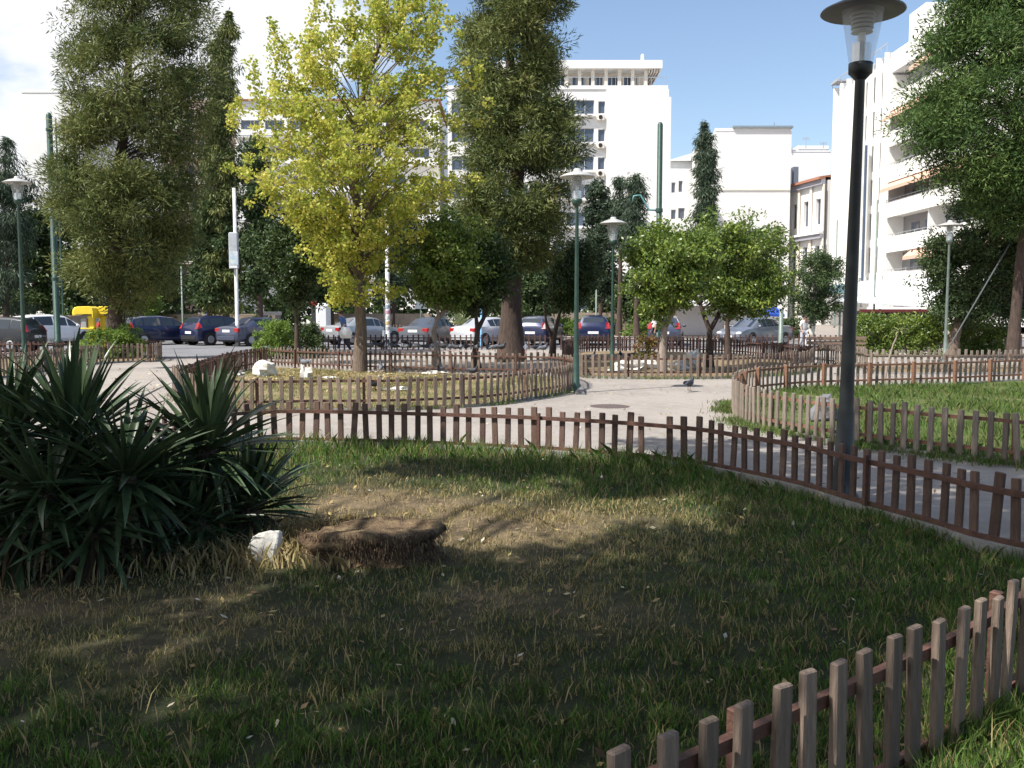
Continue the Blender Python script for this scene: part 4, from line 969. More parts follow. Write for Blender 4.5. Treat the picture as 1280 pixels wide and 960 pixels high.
def rock(label, p, r, m, seed, name='rock', cat='rock', group=None, jit=0.5, rz=0.0, freq=1.2):
    mb = MB(); mb.blob((0, 0, r[2]*0.62), (r[0]*.9, r[1], r[2]*1.1), 10, 7, 0.95, seed, freq=1.7); mb.v = [(x + 0.05*r[0]*mnoise.noise(Vector((x, y, z))*9/r[0]), y, max(-0.03, z + 0.06*r[2]*mnoise.noise(Vector((z, x, y))*8/r[0]))) for x, y, z in mb.v]
    o = mb.build(name, m); o.location = p; o.rotation_euler = (0, 0, rz); return tag(o, label, cat, group)
# the white rock in the grass: an upright slanted block
b = G(330, 710); mb = MB()
base = [(-0.13, -0.06), (-0.03, -0.10), (0.09, -0.08), (0.11, 0.04), (0.0, 0.09), (-0.12, 0.05)]; topo = [(-0.035, -0.03, 0.20), (0.03, -0.04, 0.225), (0.115, -0.03, 0.225), (0.12, 0.03, 0.20), (0.03, 0.05, 0.21), (-0.03, 0.03, 0.19)]
mid = [((x*1.05+t[0])/2, (y*1.05+t[1])/2, 0.12 + 0.01*i) for i, ((x, y), t) in enumerate(zip(base, topo))]
mb.v = [(x, y, -0.05) for x, y in base] + [(x*0.95, y, 0.03) for x, y in base] + mid + topo
for L_ in range(3):
    for k in range(6): mb.f.append((L_*6+k, L_*6+(k+1) % 6, L_*6+6+(k+1) % 6, L_*6+6+k)); mb.m.append(0)
mb.f.append(tuple(range(18, 24))); mb.m.append(0)
o = mb.build('white_rock', STONE_W); o.location = (b.x, b.y, 0.03); bv = o.modifiers.new('bevel', 'BEVEL'); bv.width = 0.012; bv.segments = 2
tag(o, 'upright white rock in the dry grass left of the brown stump', 'rock')
G_ROCK = [(330, 471, (0.30, 0.2, 0.22), 'white rock with a peaked top at the left end of the ginkgo bed', STONE_W), (408, 474, (0.20, 0.16, 0.04), 'flat white stone just right of the white block with the dark pigeon', STONE_W),
    (382, 474, (0.15, 0.14, 0.17), 'upright white block in the ginkgo bed with a dark pigeon on it', STONE_W), (495, 489, (0.34, 0.2, 0.05), 'flat white stone in the ginkgo bed right of the ginkgo trunk', STONE_W),
    (540, 469, (0.30, 0.16, 0.06), 'flat pale stone behind the ginkgo bed rails under the dense orange tree', STONE_W), (563, 468, (0.2, 0.15, 0.05), 'small flat stone beside the larger pale one in the ginkgo bed', STONE_W),
    (785, 464, (0.52, 0.3, 0.16), 'broad white rock left of the leaning orange tree trunk', STONE_W), (808, 462, (0.34, 0.25, 0.18), 'white rock touching the leaning orange tree', STONE_W),
    (846, 463, (0.3, 0.25, 0.17), 'white rock just right of the leaning orange tree', STONE_W), (868, 461, (0.28, 0.22, 0.30), 'tall white rock between the two orange trees', STONE_W),
    (770, 466, (0.2, 0.15, 0.07), 'low white rock behind the foot of the shorter central lamp', STONE_W), (1028, 528, (0.2, 0.12, 0.20), 'grey upright stone behind the silver pickets of the right bed', STONE_G),
    (726, 493, (0.11, 0.09, 0.07), 'pale stone at the foot of the tall green central lamp', STONE_G), (462, 467, (0.10, 0.08, 0.04), 'small stone at the foot of the ginkgo trunk', STONE_G), (1015, 612, (0.07, 0.06, 0.03), 'small pebble on the shaded path', STONE_G),
    (300, 470, (0.10, 0.08, 0.08), 'small stone left of the peaked white rock', STONE_W)]
for i, (x, y, r, lab, m) in enumerate(G_ROCK): rock(lab, G(x, y), r, m, 300+i, rz=random.uniform(0, 0.4))
for i, (x, yb, d, r, lab) in enumerate(((50, 392, 57, (0.5, .3, .35), 'white boulder in the planting above the white hatchback, right one'), (38, 394, 56, (0.6, .3, .3), 'white boulder in the planting above the white hatchback, left one'), (31, 398, 55, (0.4, .3, .2), 'low white boulder beside the left lamp post, across the road'))):
    p = D(x, yb, d); rock(lab, (p.x, d, max(0, p.z-0.5)), r, STONE_W, 330+i)
for i, (x0, x1, y0, y1, d, lab) in enumerate(((152, 173, 387, 392, 58, 'long pale concrete bench across the road left of the lime sapling'), (328, 351, 389.5, 394, 58, 'long pale concrete bench across the road above the dark saloon'))):
    a, c = D(x0, y1, d), D(x1, y0, d); root = thing('concrete_bench', lab, 'bench', ((a.x+c.x)/2, d, 0)); hw = (c.x-a.x)/2
    mb = MB(); mb.bevbox(-hw, hw, -0.25, 0.25, a.z, c.z, 0.02); mb.build('seat', mat('pale_concrete', (0.62, 0.58, 0.54), 0.9, var=0.12), root)
    for s in (-1, 1): MB().box(s*hw*0.7-0.12, s*hw*0.7+0.12, -0.2, 0.2, 0, a.z).build('leg', CONC, root)

# ------------------------------------------------------------------ lamps and poles
def lamp(label, base, H, hatm, polem, rp=0.055, group='park lamps with disc shaped hats'):
    root = thing('park_lamp', label, 'lamp', base, 0, group)
    zg = H - 0.55
    MB().lathe([(rp*2.1, -0.05), (rp*2.1, 0.03), (rp*1.45, 0.06), (rp*1.18, 0.75), (rp*1.02, 0.80), (rp, 0.85), (rp*0.66, zg-0.10), (rp*0.72, zg-0.09), (rp*0.72, zg-0.06)], n=16).build('pole', polem, root, smooth=True)
    MB().lathe([(rp*0.66, zg-0.13), (0.05, zg-0.125), (0.085, zg-0.085), (0.098, zg-0.075), (0.10, zg-0.02), (0.10, zg+0.01), (0.02, zg+0.012)], n=20).build('collar', polem, root, smooth=True)
    mb = MB(); n = 24; pr = [(0.098, zg+0.012), (0.175, H-0.10), (0.172, H-0.10), (0.094, zg+0.016)]
    for r, z in pr:
        for k in range(n): mb.v.append((r*math.cos(2*PI*k/n), r*math.sin(2*PI*k/n), z))
    for i in range(1):
        for k in range(n): mb.f.append((k, (k+1) % n, n+(k+1) % n, n+k)); mb.m.append(0)
    mb.v = mb.v[:2*n]; mb.build('glass', LAMPGLASS, root, smooth=True)
    rf = MB(); rf.lathe([(0.03, zg+0.012), (0.08, zg+0.016), (0.082, zg+0.17), (0.03, zg+0.175)], n=12); rf.build('lamp_holder', SILVER, root)
    rf = MB()
    for k in range(5): z = H-0.13-0.034*k; rf.lathe([(0.05, z-0.02), (0.105-0.004*k, z-0.017), (0.10-0.004*k, z+0.006), (0.05, z+0.012)], n=16)
    rf.build('louvre', mat('louvre', (0.42, 0.41, 0.36), 0.4, metal=0.3), root)
    MB().lathe([(0.028, zg+0.17), (0.036, zg+0.21), (0.03, zg+0.27), (0.018, zg+0.30)], n=12).build('bulb', mat('bulb_glass', (0.75, 0.75, 0.72), 0.2), root, smooth=True)
    MB().lathe([(0.0, H-0.098), (0.17, H-0.10), (0.335, H-0.12), (0.348, H-0.112), (0.34, H-0.098), (0.24, H-0.05), (0.12, H-0.012), (0.075, H+0.0), (0.07, H+0.045), (0.055, H+0.055), (0.0, H+0.055)], n=32).build('hat', hatm, root, smooth=True)
    return root
p = Vector((2.94, 8.08, 0.0))
lamp('tallest dark lamp post in the foreground right, standing by the brown fence', p, 4.30, HATDARK, BLACKMETAL, 0.062).rotation_euler = (0, math.radians(0.75), 0)
p = G(720, 491); lamp('tall slim green lamp post at the right tip of the ginkgo bed', p, 4.38, HATGREY, GREENMETAL, 0.050)
p = G(765, 467); lamp('shorter green lamp post at the left end of the orange tree bed', p, 4.0, HATGREY, GREENMETAL, 0.046)
p = G(1181, 453); p.z = 0; lamp('lamp post with pale hat in front of the hedge at the right', p, 4.42, HATGREY, GREYMETAL, 0.050)
p = D(31, 450, 24.5); p.z = 0; lamp('lamp post at the left edge of the photo in front of the white cars', p, 5.1, HATGREY, GREENMETAL, 0.055)
def mast(label, px, d, ytop, r, m, leanpx=0, arm=None):
    b = D(px, 420, d); b.z = 0; t = D(px, ytop, d).z; root = thing('mast', label, 'mast', b)
    MB().lathe([(r*1.5, -0.1), (r*1.4, 0.35), (r, 0.4), (r*0.92, t-0.1), (r*0.5, t), (0.0, t+0.02)], n=14).build('pole', m, root, smooth=True)
    if arm:
        za = D(px, arm[1], d).z; xa = D(arm[0], arm[1], d).x - b.x
        MB().tube([(0, 0, za), (xa*0.4, 0, za+0.02), (xa*0.75, 0, za+0.75), (xa, 0, za+0.7), (xa*1.05, 0, za+0.45)], [0.05, 0.045, 0.04, 0.04, 0.03], 8).build('arm', mat('teal_paint', (0.12, 0.32, 0.34), 0.5), root, smooth=True)
        MB().tube([(0, 0, za-0.9), (xa*0.2, 0, za-1.2), (xa*0.25, 0, za-2)], 0.03, 6).build('bracket', SILVER, root)
        MB().lathe([(r*1.1, za-0.1), (r*1.25, za-0.08), (r*1.25, za+0.08), (r*1.1, za+0.1)], n=14).build('clamp', m, root)
    else:
        for z in (t*0.93, t*0.3): MB().lathe([(r*0.9, z-0.06), (r*1.15, z-0.05), (r*1.15, z+0.05), (r*0.9, z+0.06)], n=14).build('clamp', m, root)
    return root
mast('very tall thick green mast left of the big conifer, in front of the white hatchback', 72, 40.0, 141, 0.13, GREENMETAL)
mast('thin dark pole just behind the thick green mast at the left', 80, 52, 150, 0.05, GREENMETAL)
mast('very tall dark green mast with a curved teal arm beside the pointed cypress', 822, 46.0, 153, 0.145, GREENMETAL, arm=(792, 263))
def thin_pole(label, px, d, ytop, ybase_z, r, m, name='pole_post', cat='pole'):
    b = D(px, 420, d); b.z = ybase_z; t = D(px, ytop, d).z - ybase_z; root = thing(name, label, cat, b)
    MB().lathe([(r*1.3, -0.05), (r*1.3, 0.2), (r, 0.25), (r*0.85, t), (0, t+0.01)], n=10).build('shaft', m, root, smooth=True)
    return root, t
PALE = mat('pale_pole_paint', (0.62, 0.62, 0.62), 0.5, var=0.25, scale=4)
r_, t_ = thin_pole('slim pale pole with a long grey box strapped to it, left of the ginkgo', 297, 46, 235, -0.12, 0.10, PALE)
a, c = D(289, 336, 46), D(302, 291, 46)
MB().bevbox(-0.25, 0.2, -0.32, -0.1, a.z+0.12, c.z+0.12, 0.04).build('box', mat('box_grey', (0.45, 0.47, 0.5), 0.5, var=0.2, scale=2), r_)
MB().bevbox(-0.2, 0.2, -0.335, -0.321, a.z+0.30, a.z+0.95, 0.004).build('sticker', mat('sticker_blue', (0.35, 0.5, 0.62), 0.6, col2=(0.7, 0.7, 0.68), scale=5), r_)
MB().bevbox(-0.2, 0.17, -0.335, -0.321, a.z+0.15, a.z+0.26, 0.004).build('sticker', mat('sticker_white', (0.8, 0.8, 0.8), 0.6), r_)
r_, t_ = thin_pole('pale pole covered in coloured stickers right of the ginkgo trunk', 485, 41, 262, -0.12, 0.10, PALE)
for k in range(7):
    z = 0.9 + 0.24*k; cc = ((0.45, 0.45, 0.47), (0.6, 0.45, 0.22), (0.62, 0.62, 0.6), (0.6, 0.3, 0.38), (0.35, 0.4, 0.5), (0.5, 0.42, 0.4), (0.5, 0.5, 0.5))[k]
    MB().lathe([(0.1, z), (0.112, z+0.002), (0.112, z+0.15), (0.1, z+0.152)], n=10).build('sticker', mat('sticker_%d' % k, cc, 0.6), r_)
thin_pole('thin dark post directly left of the sticker covered pole', 481, 40.5, 384, -0.12, 0.035, BLACKMETAL)
thin_pole('short white bollard at the foot of the sticker covered pole', 480, 38.8, 413, 0.0, 0.07, mat('white_paint', (0.8, 0.8, 0.8), 0.5), 'bollard', 'bollard')
thin_pole('thin green lamp standard across the road right of the big left conifer trunk', 229, 55, 333, 0, 0.06, GREYMETAL)
thin_pole('thin grey pole behind the second dark blue hatchback', 262, 58, 352, 0, 0.07, GREYMETAL)
thin_pole('thin pale pole across the road in front of the yellow striped ribbon of trees at x centre', 745, 62, 372, 0, 0.06, GREYMETAL)['label'] if False else None
thin_pole('light blue thin post left of the thick conifer trunk', 601.5, 44, 386, -0.12, 0.05, mat('blue_paint', (0.18, 0.42, 0.72), 0.5))
thin_pole('green square post beside the grey saloon parked facing the camera', 976, 36.5, 386, 0, 0.10, GREYMETAL)
thin_pole('tall thin dark pole in front of the big white building, right of the tall lamp', 1091.5, 47, 250, 0, 0.05, GREYMETAL)
thin_pole('thin tall rusty antenna pole behind the big right building corner', 1042.5, 88, 275, 0, 0.08, GREYMETAL)
thin_pole('slim grey lamp standard across the road above the dark blue hatchback', 745, 60, 360, 0, 0.06, GREYMETAL)
# leaning prop
a, c = G(1172, 458), D(1262, 305, 30.0); root = thing('leaning_prop', 'long grey pole leaning diagonally against the pine at the right', 'pole', a); q = c - a
MB().tube([(0, 0, 0), tuple(q*0.5), tuple(q)], 0.022, 8).build('shaft', mat('dull_metal', (0.08, 0.09, 0.09), 0.7), root)
# small sign on a post between the far trees
b = D(526, 400, 56); root = thing('road_sign', 'dark triangular road sign on a post above the grey saloon', 'sign', (b.x, 56, 0))
MB().lathe([(0.04, 0), (0.04, 2.6)], n=8).build('post', GREYMETAL, root)
z = D(526, 384, 56).z; MB().add([(-0.42, -0.06, z-0.1), (0.42, -0.06, z-0.1), (0, -0.06, z+0.65), (-0.42, -0.03, z-0.1), (0.42, -0.03, z-0.1), (0, -0.03, z+0.65)], [(0, 1, 2), (5, 4, 3), (0, 3, 4, 1), (1, 4, 5, 2), (2, 5, 3, 0)]).build('plate', mat('sign_back', (0.2, 0.23, 0.27), 0.5), root)

# yellow telephone hoods
YEL = mat('yellow_plastic', (0.82, 0.62, 0.04), 0.4, var=0.08, scale=3, spec=0.5)
def phone(label, px, d, flip=1):
    b = D(px, 430, d); b.z = 0; root = thing('telephone_hood', label, 'telephone', b)
    MB().bevbox(-0.13, 0.13, -0.10, 0.10, -0.05, 1.45, 0.03).build('post', YEL, root)
    mb = MB(); K = 10; prof = [(-0.62, 1.45), (-0.64, 1.52), (-0.62, 1.66), (-0.55, 1.76), (-0.42, 1.80), (0.05, 1.81), (0.16, 1.74), (0.20, 1.6), (0.20, 1.35), (0.17, 1.35), (0.15, 1.5), (-0.5, 1.5), (-0.58, 1.46)]
    prof = [(x*flip, z) for x, z in prof]; n = len(prof)
    ys = ((-0.30, 0.9), (-0.26, 1.0), (0.26, 1.0), (0.30, 0.9)); cz = 1.6
    for y, s in ys: mb.v += [(x*s, y, cz + (z-cz)*s) for x, z in prof]
    for j in range(3):
        for i in range(n): mb.f.append((j*n+i, j*n+(i+1) % n, (j+1)*n+(i+1) % n, (j+1)*n+i)); mb.m.append(0)
    mb.f += [tuple(range(n-1, -1, -1)), tuple(3*n+i for i in range(n))]; mb.m += [0, 0]
    mb.build('hood', YEL, root)
    MB().bevbox(-0.36*flip if flip > 0 else 0.14, -0.14 if flip > 0 else 0.36, -0.18, 0.12, 0.98, 1.34, 0.02).build('telephone', mat('phone_grey', (0.35, 0.36, 0.38), 0.4), root)
    MB().bevbox(-0.42, 0.13, -0.2, 0.14, 0.93, 0.975, 0.01).build('shelf', YEL, root)
    return root
phone('left yellow telephone hood on a post beside the big conifer trunk', 116, 36)
phone('right yellow telephone hood, half hidden by the big conifer trunk', 131, 36.4, -1)

# wooden bench
b0, b1 = G(1005, 455), G(1085, 456); root = thing('park_bench', 'dark wooden park bench with a plank back facing away, behind the right bed', 'bench', ((b0.x+b1.x)/2, b0.y, 0)); hw = (b1.x-b0.x)/2
BW = mat('bench_wood', (0.33, 0.23, 0.17), 0.7, col2=(0.2, 0.13, 0.1), scale=5, stretch=(0.6, 6, 6), objrand=0.15)
for k, (y, z, h) in enumerate(((-0.22, 0.80, 0.10), (-0.19, 0.66, 0.10), (-0.17, 0.52, 0.09))): MB().bevbox(-hw, hw, y-0.02, y+0.02, z-h/2, z+h/2, 0.006).build('back_plank', BW, root)
for k in range(3): MB().bevbox(-hw, hw, -0.10+0.15*k, 0.02+0.15*k, 0.41, 0.45, 0.006).build('seat_plank', BW, root)
for s in (-1, 1):
    mb = MB(); x = s*(hw-0.25); mb.box(x-0.03, x+0.03, -0.16, -0.12, 0, 0.42); mb.box(x-0.03, x+0.03, 0.28, 0.33, 0, 0.41); mb.box(x-0.03, x+0.03, -0.12, 0.28, 0.36, 0.405); mb.tube([(x, -0.14, 0.40), (x, -0.155, 0.6), (x, -0.19, 0.84)], 0.022, 6)
    mb.build('leg_frame', BLACKMETAL, root)

# ------------------------------------------------------------------ cars
TYRE = mat('tyre', (0.02, 0.02, 0.02), 0.85); RIM = mat('rim', (0.42, 0.43, 0.45), 0.35, metal=0.6); CGLASS = mat('car_glass', (0.025, 0.035, 0.045), 0.06, spec=0.8)
REDL = mat('red_tail_light', (0.36, 0.015, 0.015), 0.2, spec=0.7); WHL = mat('head_light', (0.75, 0.77, 0.8), 0.12, spec=0.8); PLATE = mat('plate', (0.8, 0.8, 0.8), 0.5); BLKP = mat('black_plastic', (0.02, 0.02, 0.022), 0.6)
def paint(name, c, met=0.3): 
    if name in MATS: return MATS[name]
    m = mat(name, c, 0.3, metal=met, spec=0.6); m.node_tree.nodes['Principled BSDF'].inputs['Coat Weight'].default_value = 0.6; m.node_tree.nodes['Principled BSDF'].inputs['Coat Roughness'].default_value = 0.05; return m
HATCH = [(-1.97, .36, .62, .66, .70, .66), (-1.93, .26, .90, .93, .80, .70), (-1.86, .22, .97, 1.06, .84, .70), (-1.62, .22, .97, 1.40, .85, .60), (-1.2, .22, .96, 1.475, .855, .60), (-0.3, .22, .95, 1.50, .86, .61), (0.35, .22, .93, 1.43, .86, .60), (1.12, .22, .91, .955, .85, .70), (1.6, .22, .83, .87, .83, .66), (1.88, .26, .68, .72, .76, .60), (1.95, .38, .55, .58, .66, .55)]
SEDAN = [(-2.22, .38, .62, .66, .70, .62), (-2.17, .27, .90, .93, .80, .68), (-2.05, .22, .95, 1.00, .84, .68), (-1.50, .22, .97, 1.03, .86, .68), (-0.95, .22, .96, 1.36, .865, .58), (-0.5, .22, .95, 1.42, .87, .59), (0.1, .22, .94, 1.43, .87, .60), (0.45, .22, .92, 1.37, .87, .60), (1.15, .22, .90, .94, .86, .70), (1.75, .22, .82, .86, .84, .66), (2.1, .26, .68, .72, .77, .60), (2.18, .38, .55, .58, .66, .55)]
CAB = {'hatch': (2, 3, 6, 7), 'sedan': (3, 4, 7, 8)}
def car(label, px, d, yaw, kind, pm, z=-0.13, scale=1.0, group='cars parked along the road'):
    b = D(px, 420, d); root = thing('parked_car', label, 'car', (b.x, d, z), math.radians(yaw), group); root.scale = (scale,)*3
    S = HATCH if kind == 'hatch' else SEDAN; mb = MB(); rows = []
    for x, zb, zs, zr, w_, wr in S:
        half = [(w_*0.86, zb), (w_*0.99, zb+(zs-zb)*0.22), (w_*1.0, zb+(zs-zb)*0.6), (w_*0.965, zs), (wr*1.0, max(zr-0.055, zs+0.012)), (wr*0.82, zr-0.01), (wr*0.35, zr+0.012)]
        ring = [(x, -y, zz) for y, zz in half] + [(x, y, zz) for y, zz in reversed(half)]; rows.append(ring); mb.v += ring
    n = 14
    for i in range(len(rows)-1):
        for k in range(n-1): mb.f.append((i*n+k, (i+1)*n+k, (i+1)*n+k+1, i*n+k+1)); mb.m.append(0)
        mb.f.append((i*n+n-1, (i+1)*n+n-1, (i+1)*n, i*n)); mb.m.append(1)
    mb.f += [tuple(range(n)), tuple((len(rows)-1)*n+k for k in range(n-1, -1, -1))]; mb.m += [0, 0]
    o = mb.build('body', [pm, BLKP], root, smooth=True)
    em = o.modifiers.new('edges', 'EDGE_SPLIT'); em.split_angle = math.radians(28)
    V3 = lambda i, k: Vector(rows[i][k])
    def panel(nm, q, m, ins=(0.06, 0.1), off=0.012):
        a, b_, c, e = q; f = lambda u, v: a.lerp(b_, u).lerp(e.lerp(c, u), v)
        u, v = ins; P4 = [f(u, v), f(1-u, v), f(1-u, 1-v), f(u, 1-v)]; nn = (b_-a).cross(e-a).normalized()
        cen = (a+b_+c+e)/4; 
        if nn.dot(cen - Vector((0, 0, 0.9))) < 0: nn = -nn
        mb2 = MB(); mb2.add([p + nn*off for p in P4] + [p - nn*0.01 for p in P4], [(0, 1, 2, 3), (0, 4, 5, 1), (1, 5, 6, 2), (2, 6, 7, 3), (3, 7, 4, 0)]); mb2.build(nm, m, root)
    r0, r1, f0, f1 = CAB[kind]
    # side windows (rings k=3 shoulder to k=4 roof edge on one side, 10..9 on the other)
    for lo, hi in ((3, 4), (10, 9)):
        segs = ((r1, r1+1), (r1+1, r1+2), (r1+2, f0)) if kind == 'hatch' else ((r1, r1+1), (r1+1, r1+2), (r1+2, f0))
        for i, j in segs: panel('side_window', (V3(i, lo), V3(j, lo), V3(j, hi), V3(i, hi)), CGLASS, (0.05, 0.08), 0.008)
        tri = (V3(f0, lo), V3(f1, lo)*0.72 + V3(f0, lo)*0.28, V3(f0, hi).lerp(V3(f1, hi), 0.30), V3(f0, hi)); panel('side_window', tri, CGLASS, (0.07, 0.1), 0.008)
    panel('rear_window', (V3(r0, 5)*0.75+V3(r1, 5)*0.25, V3(r0, 8)*0.75+V3(r1, 8)*0.25, V3(r1, 8), V3(r1, 5)), CGLASS, (0.03, 0.05), 0.014)
    panel('windshield', (V3(f1, 5), V3(f1, 8), V3(f0, 8), V3(f0, 5)), CGLASS, (0.03, 0.04), 0.014)
    xr = S[1][0]; xf = S[-2][0]; wb = S[-2][4]
    for s in (-1, 1):
        if kind == 'hatch': MB().add([(xr-0.03, s*0.80, 0.86), (xr-0.035, s*0.60, 0.86), (xr+0.10, s*0.62, 1.16), (xr+0.16, s*0.74, 1.16), (xr+0.22, s*0.865, 0.92)], [(0, 1, 2, 3), (0, 3, 4)] if s > 0 else [(3, 2, 1, 0), (4, 3, 0)]).build('tail_light', REDL, root)
        else: MB().bevbox(xr-0.03, xr+0.14, min(s*0.52, s*0.835), max(s*0.52, s*0.835), 0.72, 0.90, 0.02).build('tail_light', REDL, root)
        MB().blob((xf+0.0, s*(wb-0.16), 0.645), (0.11, 0.17, 0.085), 10, 6).build('headlight', WHL, root, smooth=True)
        MB().blob((S[f0][0]+0.42, s*0.94, 0.98), (0.07, 0.10, 0.07), 8, 6).build('mirror', pm, root, smooth=True)
        for xw in ((-1.22, 1.22) if kind == 'hatch' else (-1.36, 1.30)):
            wt = MB(); M = Matrix.Translation((xw, s*0.79, 0.31)) @ Matrix.Rotation(PI/2, 4, 'X')
            t = MB().lathe([(0.0, -0.09), (0.27, -0.10), (0.31, -0.075), (0.31, 0.075), (0.27, 0.10), (0.19, 0.08), (0.0, 0.08)], n=20); t.v = [tuple(M @ Vector(v)) for v in t.v]
            wh = t.build('wheel', TYRE, root)
            r = MB().lathe([(0.0, -0.103), (0.17, -0.107), (0.195, -0.09), (0.195, 0.09), (0.17, 0.107), (0.0, 0.103)], n=12); r.v = [tuple(M @ Vector(v)) for v in r.v]; r.build('rim', RIM, wh)
            a = MB().lathe([(0.33, -0.072), (0.37, -0.066), (0.37, 0.066), (0.33, 0.072)], n=20); a.v = [tuple(Matrix.Translation((0, 0, 0.02)) @ M @ Vector(v)) for v in a.v]; a.build('wheel_arch', BLKP, root)
    MB().bevbox(xr-0.045, xr-0.02, -0.26, 0.26, 0.60 if kind == 'hatch' else 0.70, 0.72 if kind == 'hatch' else 0.82, 0.004).build('number_plate', PLATE, root)
    MB().bevbox(S[-1][0]+0.0, S[-1][0]+0.03, -0.26, 0.26, 0.42, 0.53, 0.004).build('number_plate', PLATE, root)
    MB().bevbox(S[-1][0]-0.02, S[-1][0]+0.015, -0.40, 0.40, 0.30, 0.40, 0.01).build('grille', BLKP, root)
    MB().bevbox(S[0][0]-0.02, S[0][0]+0.05, -0.62, 0.62, 0.32, 0.50, 0.01).build('bumper', pm if kind == 'sedan' else BLKP, root)
    return root
NAVY = paint('navy_paint', (0.012, 0.018, 0.065)); WHITE = paint('white_car_paint', (0.75, 0.76, 0.78), 0.0); SILV = paint('silver_paint', (0.42, 0.44, 0.46), 0.5); GREY = paint('grey_paint', (0.13, 0.14, 0.16), 0.5); BLACKP = paint('black_paint', (0.015, 0.017, 0.022)); SLATE = paint('slate_paint', (0.07, 0.08, 0.13), 0.4)
car('dark car at the left edge of the photo, only its bonnet and windscreen in view', -8, 40, 178, 'hatch', BLACKP)
car('white car cut by the left edge, behind the lamp post', 8, 49, 42, 'sedan', WHITE)
car('white hatchback behind the tall green mast', 66, 47, 52, 'hatch', WHITE, scale=1.05)
car('dark blue hatchback nearest the yellow telephone hoods', 202, 48.3, 42, 'hatch', NAVY)
car('dark blue hatchback in the middle of the row of three left of the ginkgo', 277, 48.3, 52, 'hatch', NAVY)
car('dark slate saloon half hidden by the lime green bush', 325, 47.5, 58, 'sedan', SLATE)
car('silver grey saloon just right of the ginkgo trunk', 456, 49, 44, 'sedan', SILV)
car('dark grey saloon with bright red lights between the ginkgo and the striped agave', 541, 47.6, 68, 'sedan', GREY)
car('pale silver saloon left of the thick conifer trunk', 612, 47.6, 52, 'sedan', paint('pale_silver', (0.62, 0.63, 0.66), 0.3))
car('dark navy hatchback just right of the thick conifer trunk', 676, 48.2, 72, 'hatch', NAVY)
car('dark blue rounded hatchback between the two central lamps', 744, 48, 82, 'hatch', NAVY, scale=1.02)
car('dark car half hidden behind the leaning orange tree', 832, 48, 78, 'hatch', SLATE)
car('grey saloon parked facing the camera under the blue awning', 944, 47.5, -142, 'sedan', paint('bluegrey_paint', (0.20, 0.22, 0.27), 0.4))
car('black car in shadow behind the thick trunk of the big left conifer', 150, 50.5, 60, 'hatch', BLACKP)

# ------------------------------------------------------------------ pigeons
PG = mat('pigeon_grey', (0.16, 0.17, 0.20), 0.7, var=0.25, scale=14); PGD = mat('pigeon_dark', (0.035, 0.037, 0.05), 0.6); PGW = mat('pigeon_white', (0.75, 0.74, 0.72), 0.8); BEAK = mat('beak', (0.3, 0.25, 0.22), 0.6); FOOT = mat('pigeon_foot', (0.45, 0.15, 0.12), 0.7)
def pigeon_proto(m, mh):
    root = bpy.data.objects.new('pigeon', None); COL.objects.link(root)
    mb = MB(); P = [(-0.20, 0.115, .012, .006), (-0.15, 0.125, .035, .012), (-0.09, 0.14, .045, .035), (-0.02, 0.145, .062, .062), (0.05, 0.15, .062, .068), (0.095, 0.175, .045, .05), (0.115, 0.215, .030, .032), (0.125, 0.25, .030, .030), (0.14, 0.272, .024, .022), (0.158, 0.27, .010, .010)]
    n = 10
    for x, z, a, b in P:
        for k in range(n): t = 2*PI*k/n; mb.v.append((x - (0.6*b*math.sin(t) if x > 0.09 else 0), a*math.cos(t), z + b*math.sin(t)))
    for i in range(len(P)-1):
        for k in range(n): mb.f.append((i*n+k, i*n+(k+1) % n, (i+1)*n+(k+1) % n, (i+1)*n+k)); mb.m.append(1 if i >= 5 else 0)
    mb.f += [tuple(range(n-1, -1, -1)), tuple((len(P)-1)*n+k for k in range(n))]; mb.m += [0, 1]
    mb.build('body', [m, mh], root, smooth=True)
    MB().tube([(0.156, 0, 0.268), (0.185, 0, 0.258)], [0.007, 0.002], 6).build('beak', BEAK, root)
    for s in (-1, 1):
        MB().blob((-0.04, s*0.052, 0.155), (0.12, 0.016, 0.045), 10, 6).build('wing', m, root, smooth=True)
        mb = MB(); mb.tube([(0.0, s*0.025, 0.10), (0.01, s*0.025, 0.0)], 0.005, 5)
        for a in (-0.5, 0, 0.5): mb.tube([(0.01, s*0.025, 0.004), (0.045*math.cos(a)+0.01, s*0.025+0.045*math.sin(a), 0.003)], 0.004, 4)
        mb.build('leg', FOOT, root)
    return root
pg = [pigeon_proto(PG, PGD), pigeon_proto(PGD, PGD)]; used = [False, False]
def place_pigeon(p, rz, k, label, s=1.0, group='dark pigeons perched on the back fence of the ginkgo bed'):
    o = pg[k] if not used[k] else copy_tree(pg[k]); used[k] = True
    o.location = p; o.rotation_euler = (random.uniform(-.08, .08), random.uniform(-.15, .15), rz); o.scale = (s,)*3; tag(o, label, 'pigeon', group)
def on_curve(C, px):
    best = min(C, key=lambda p: abs(640 + p.x/p.y*F*1.0 - px)); return best
for k, px in enumerate((462, 474, 486, 494, 503, 512, 521, 533, 543, 556, 562, 569, 577, 585, 599, 611, 617, 628, 656, 668, 676)):
    p = on_curve(C_BB[8:], px); place_pigeon((p.x + random.uniform(-.02, .02), p.y, 0.04+0.56), random.uniform(0, 2*PI), k % 2, 'dark pigeon perched on the picket fence behind the ginkgo bed', random.uniform(0.82, 1.0))
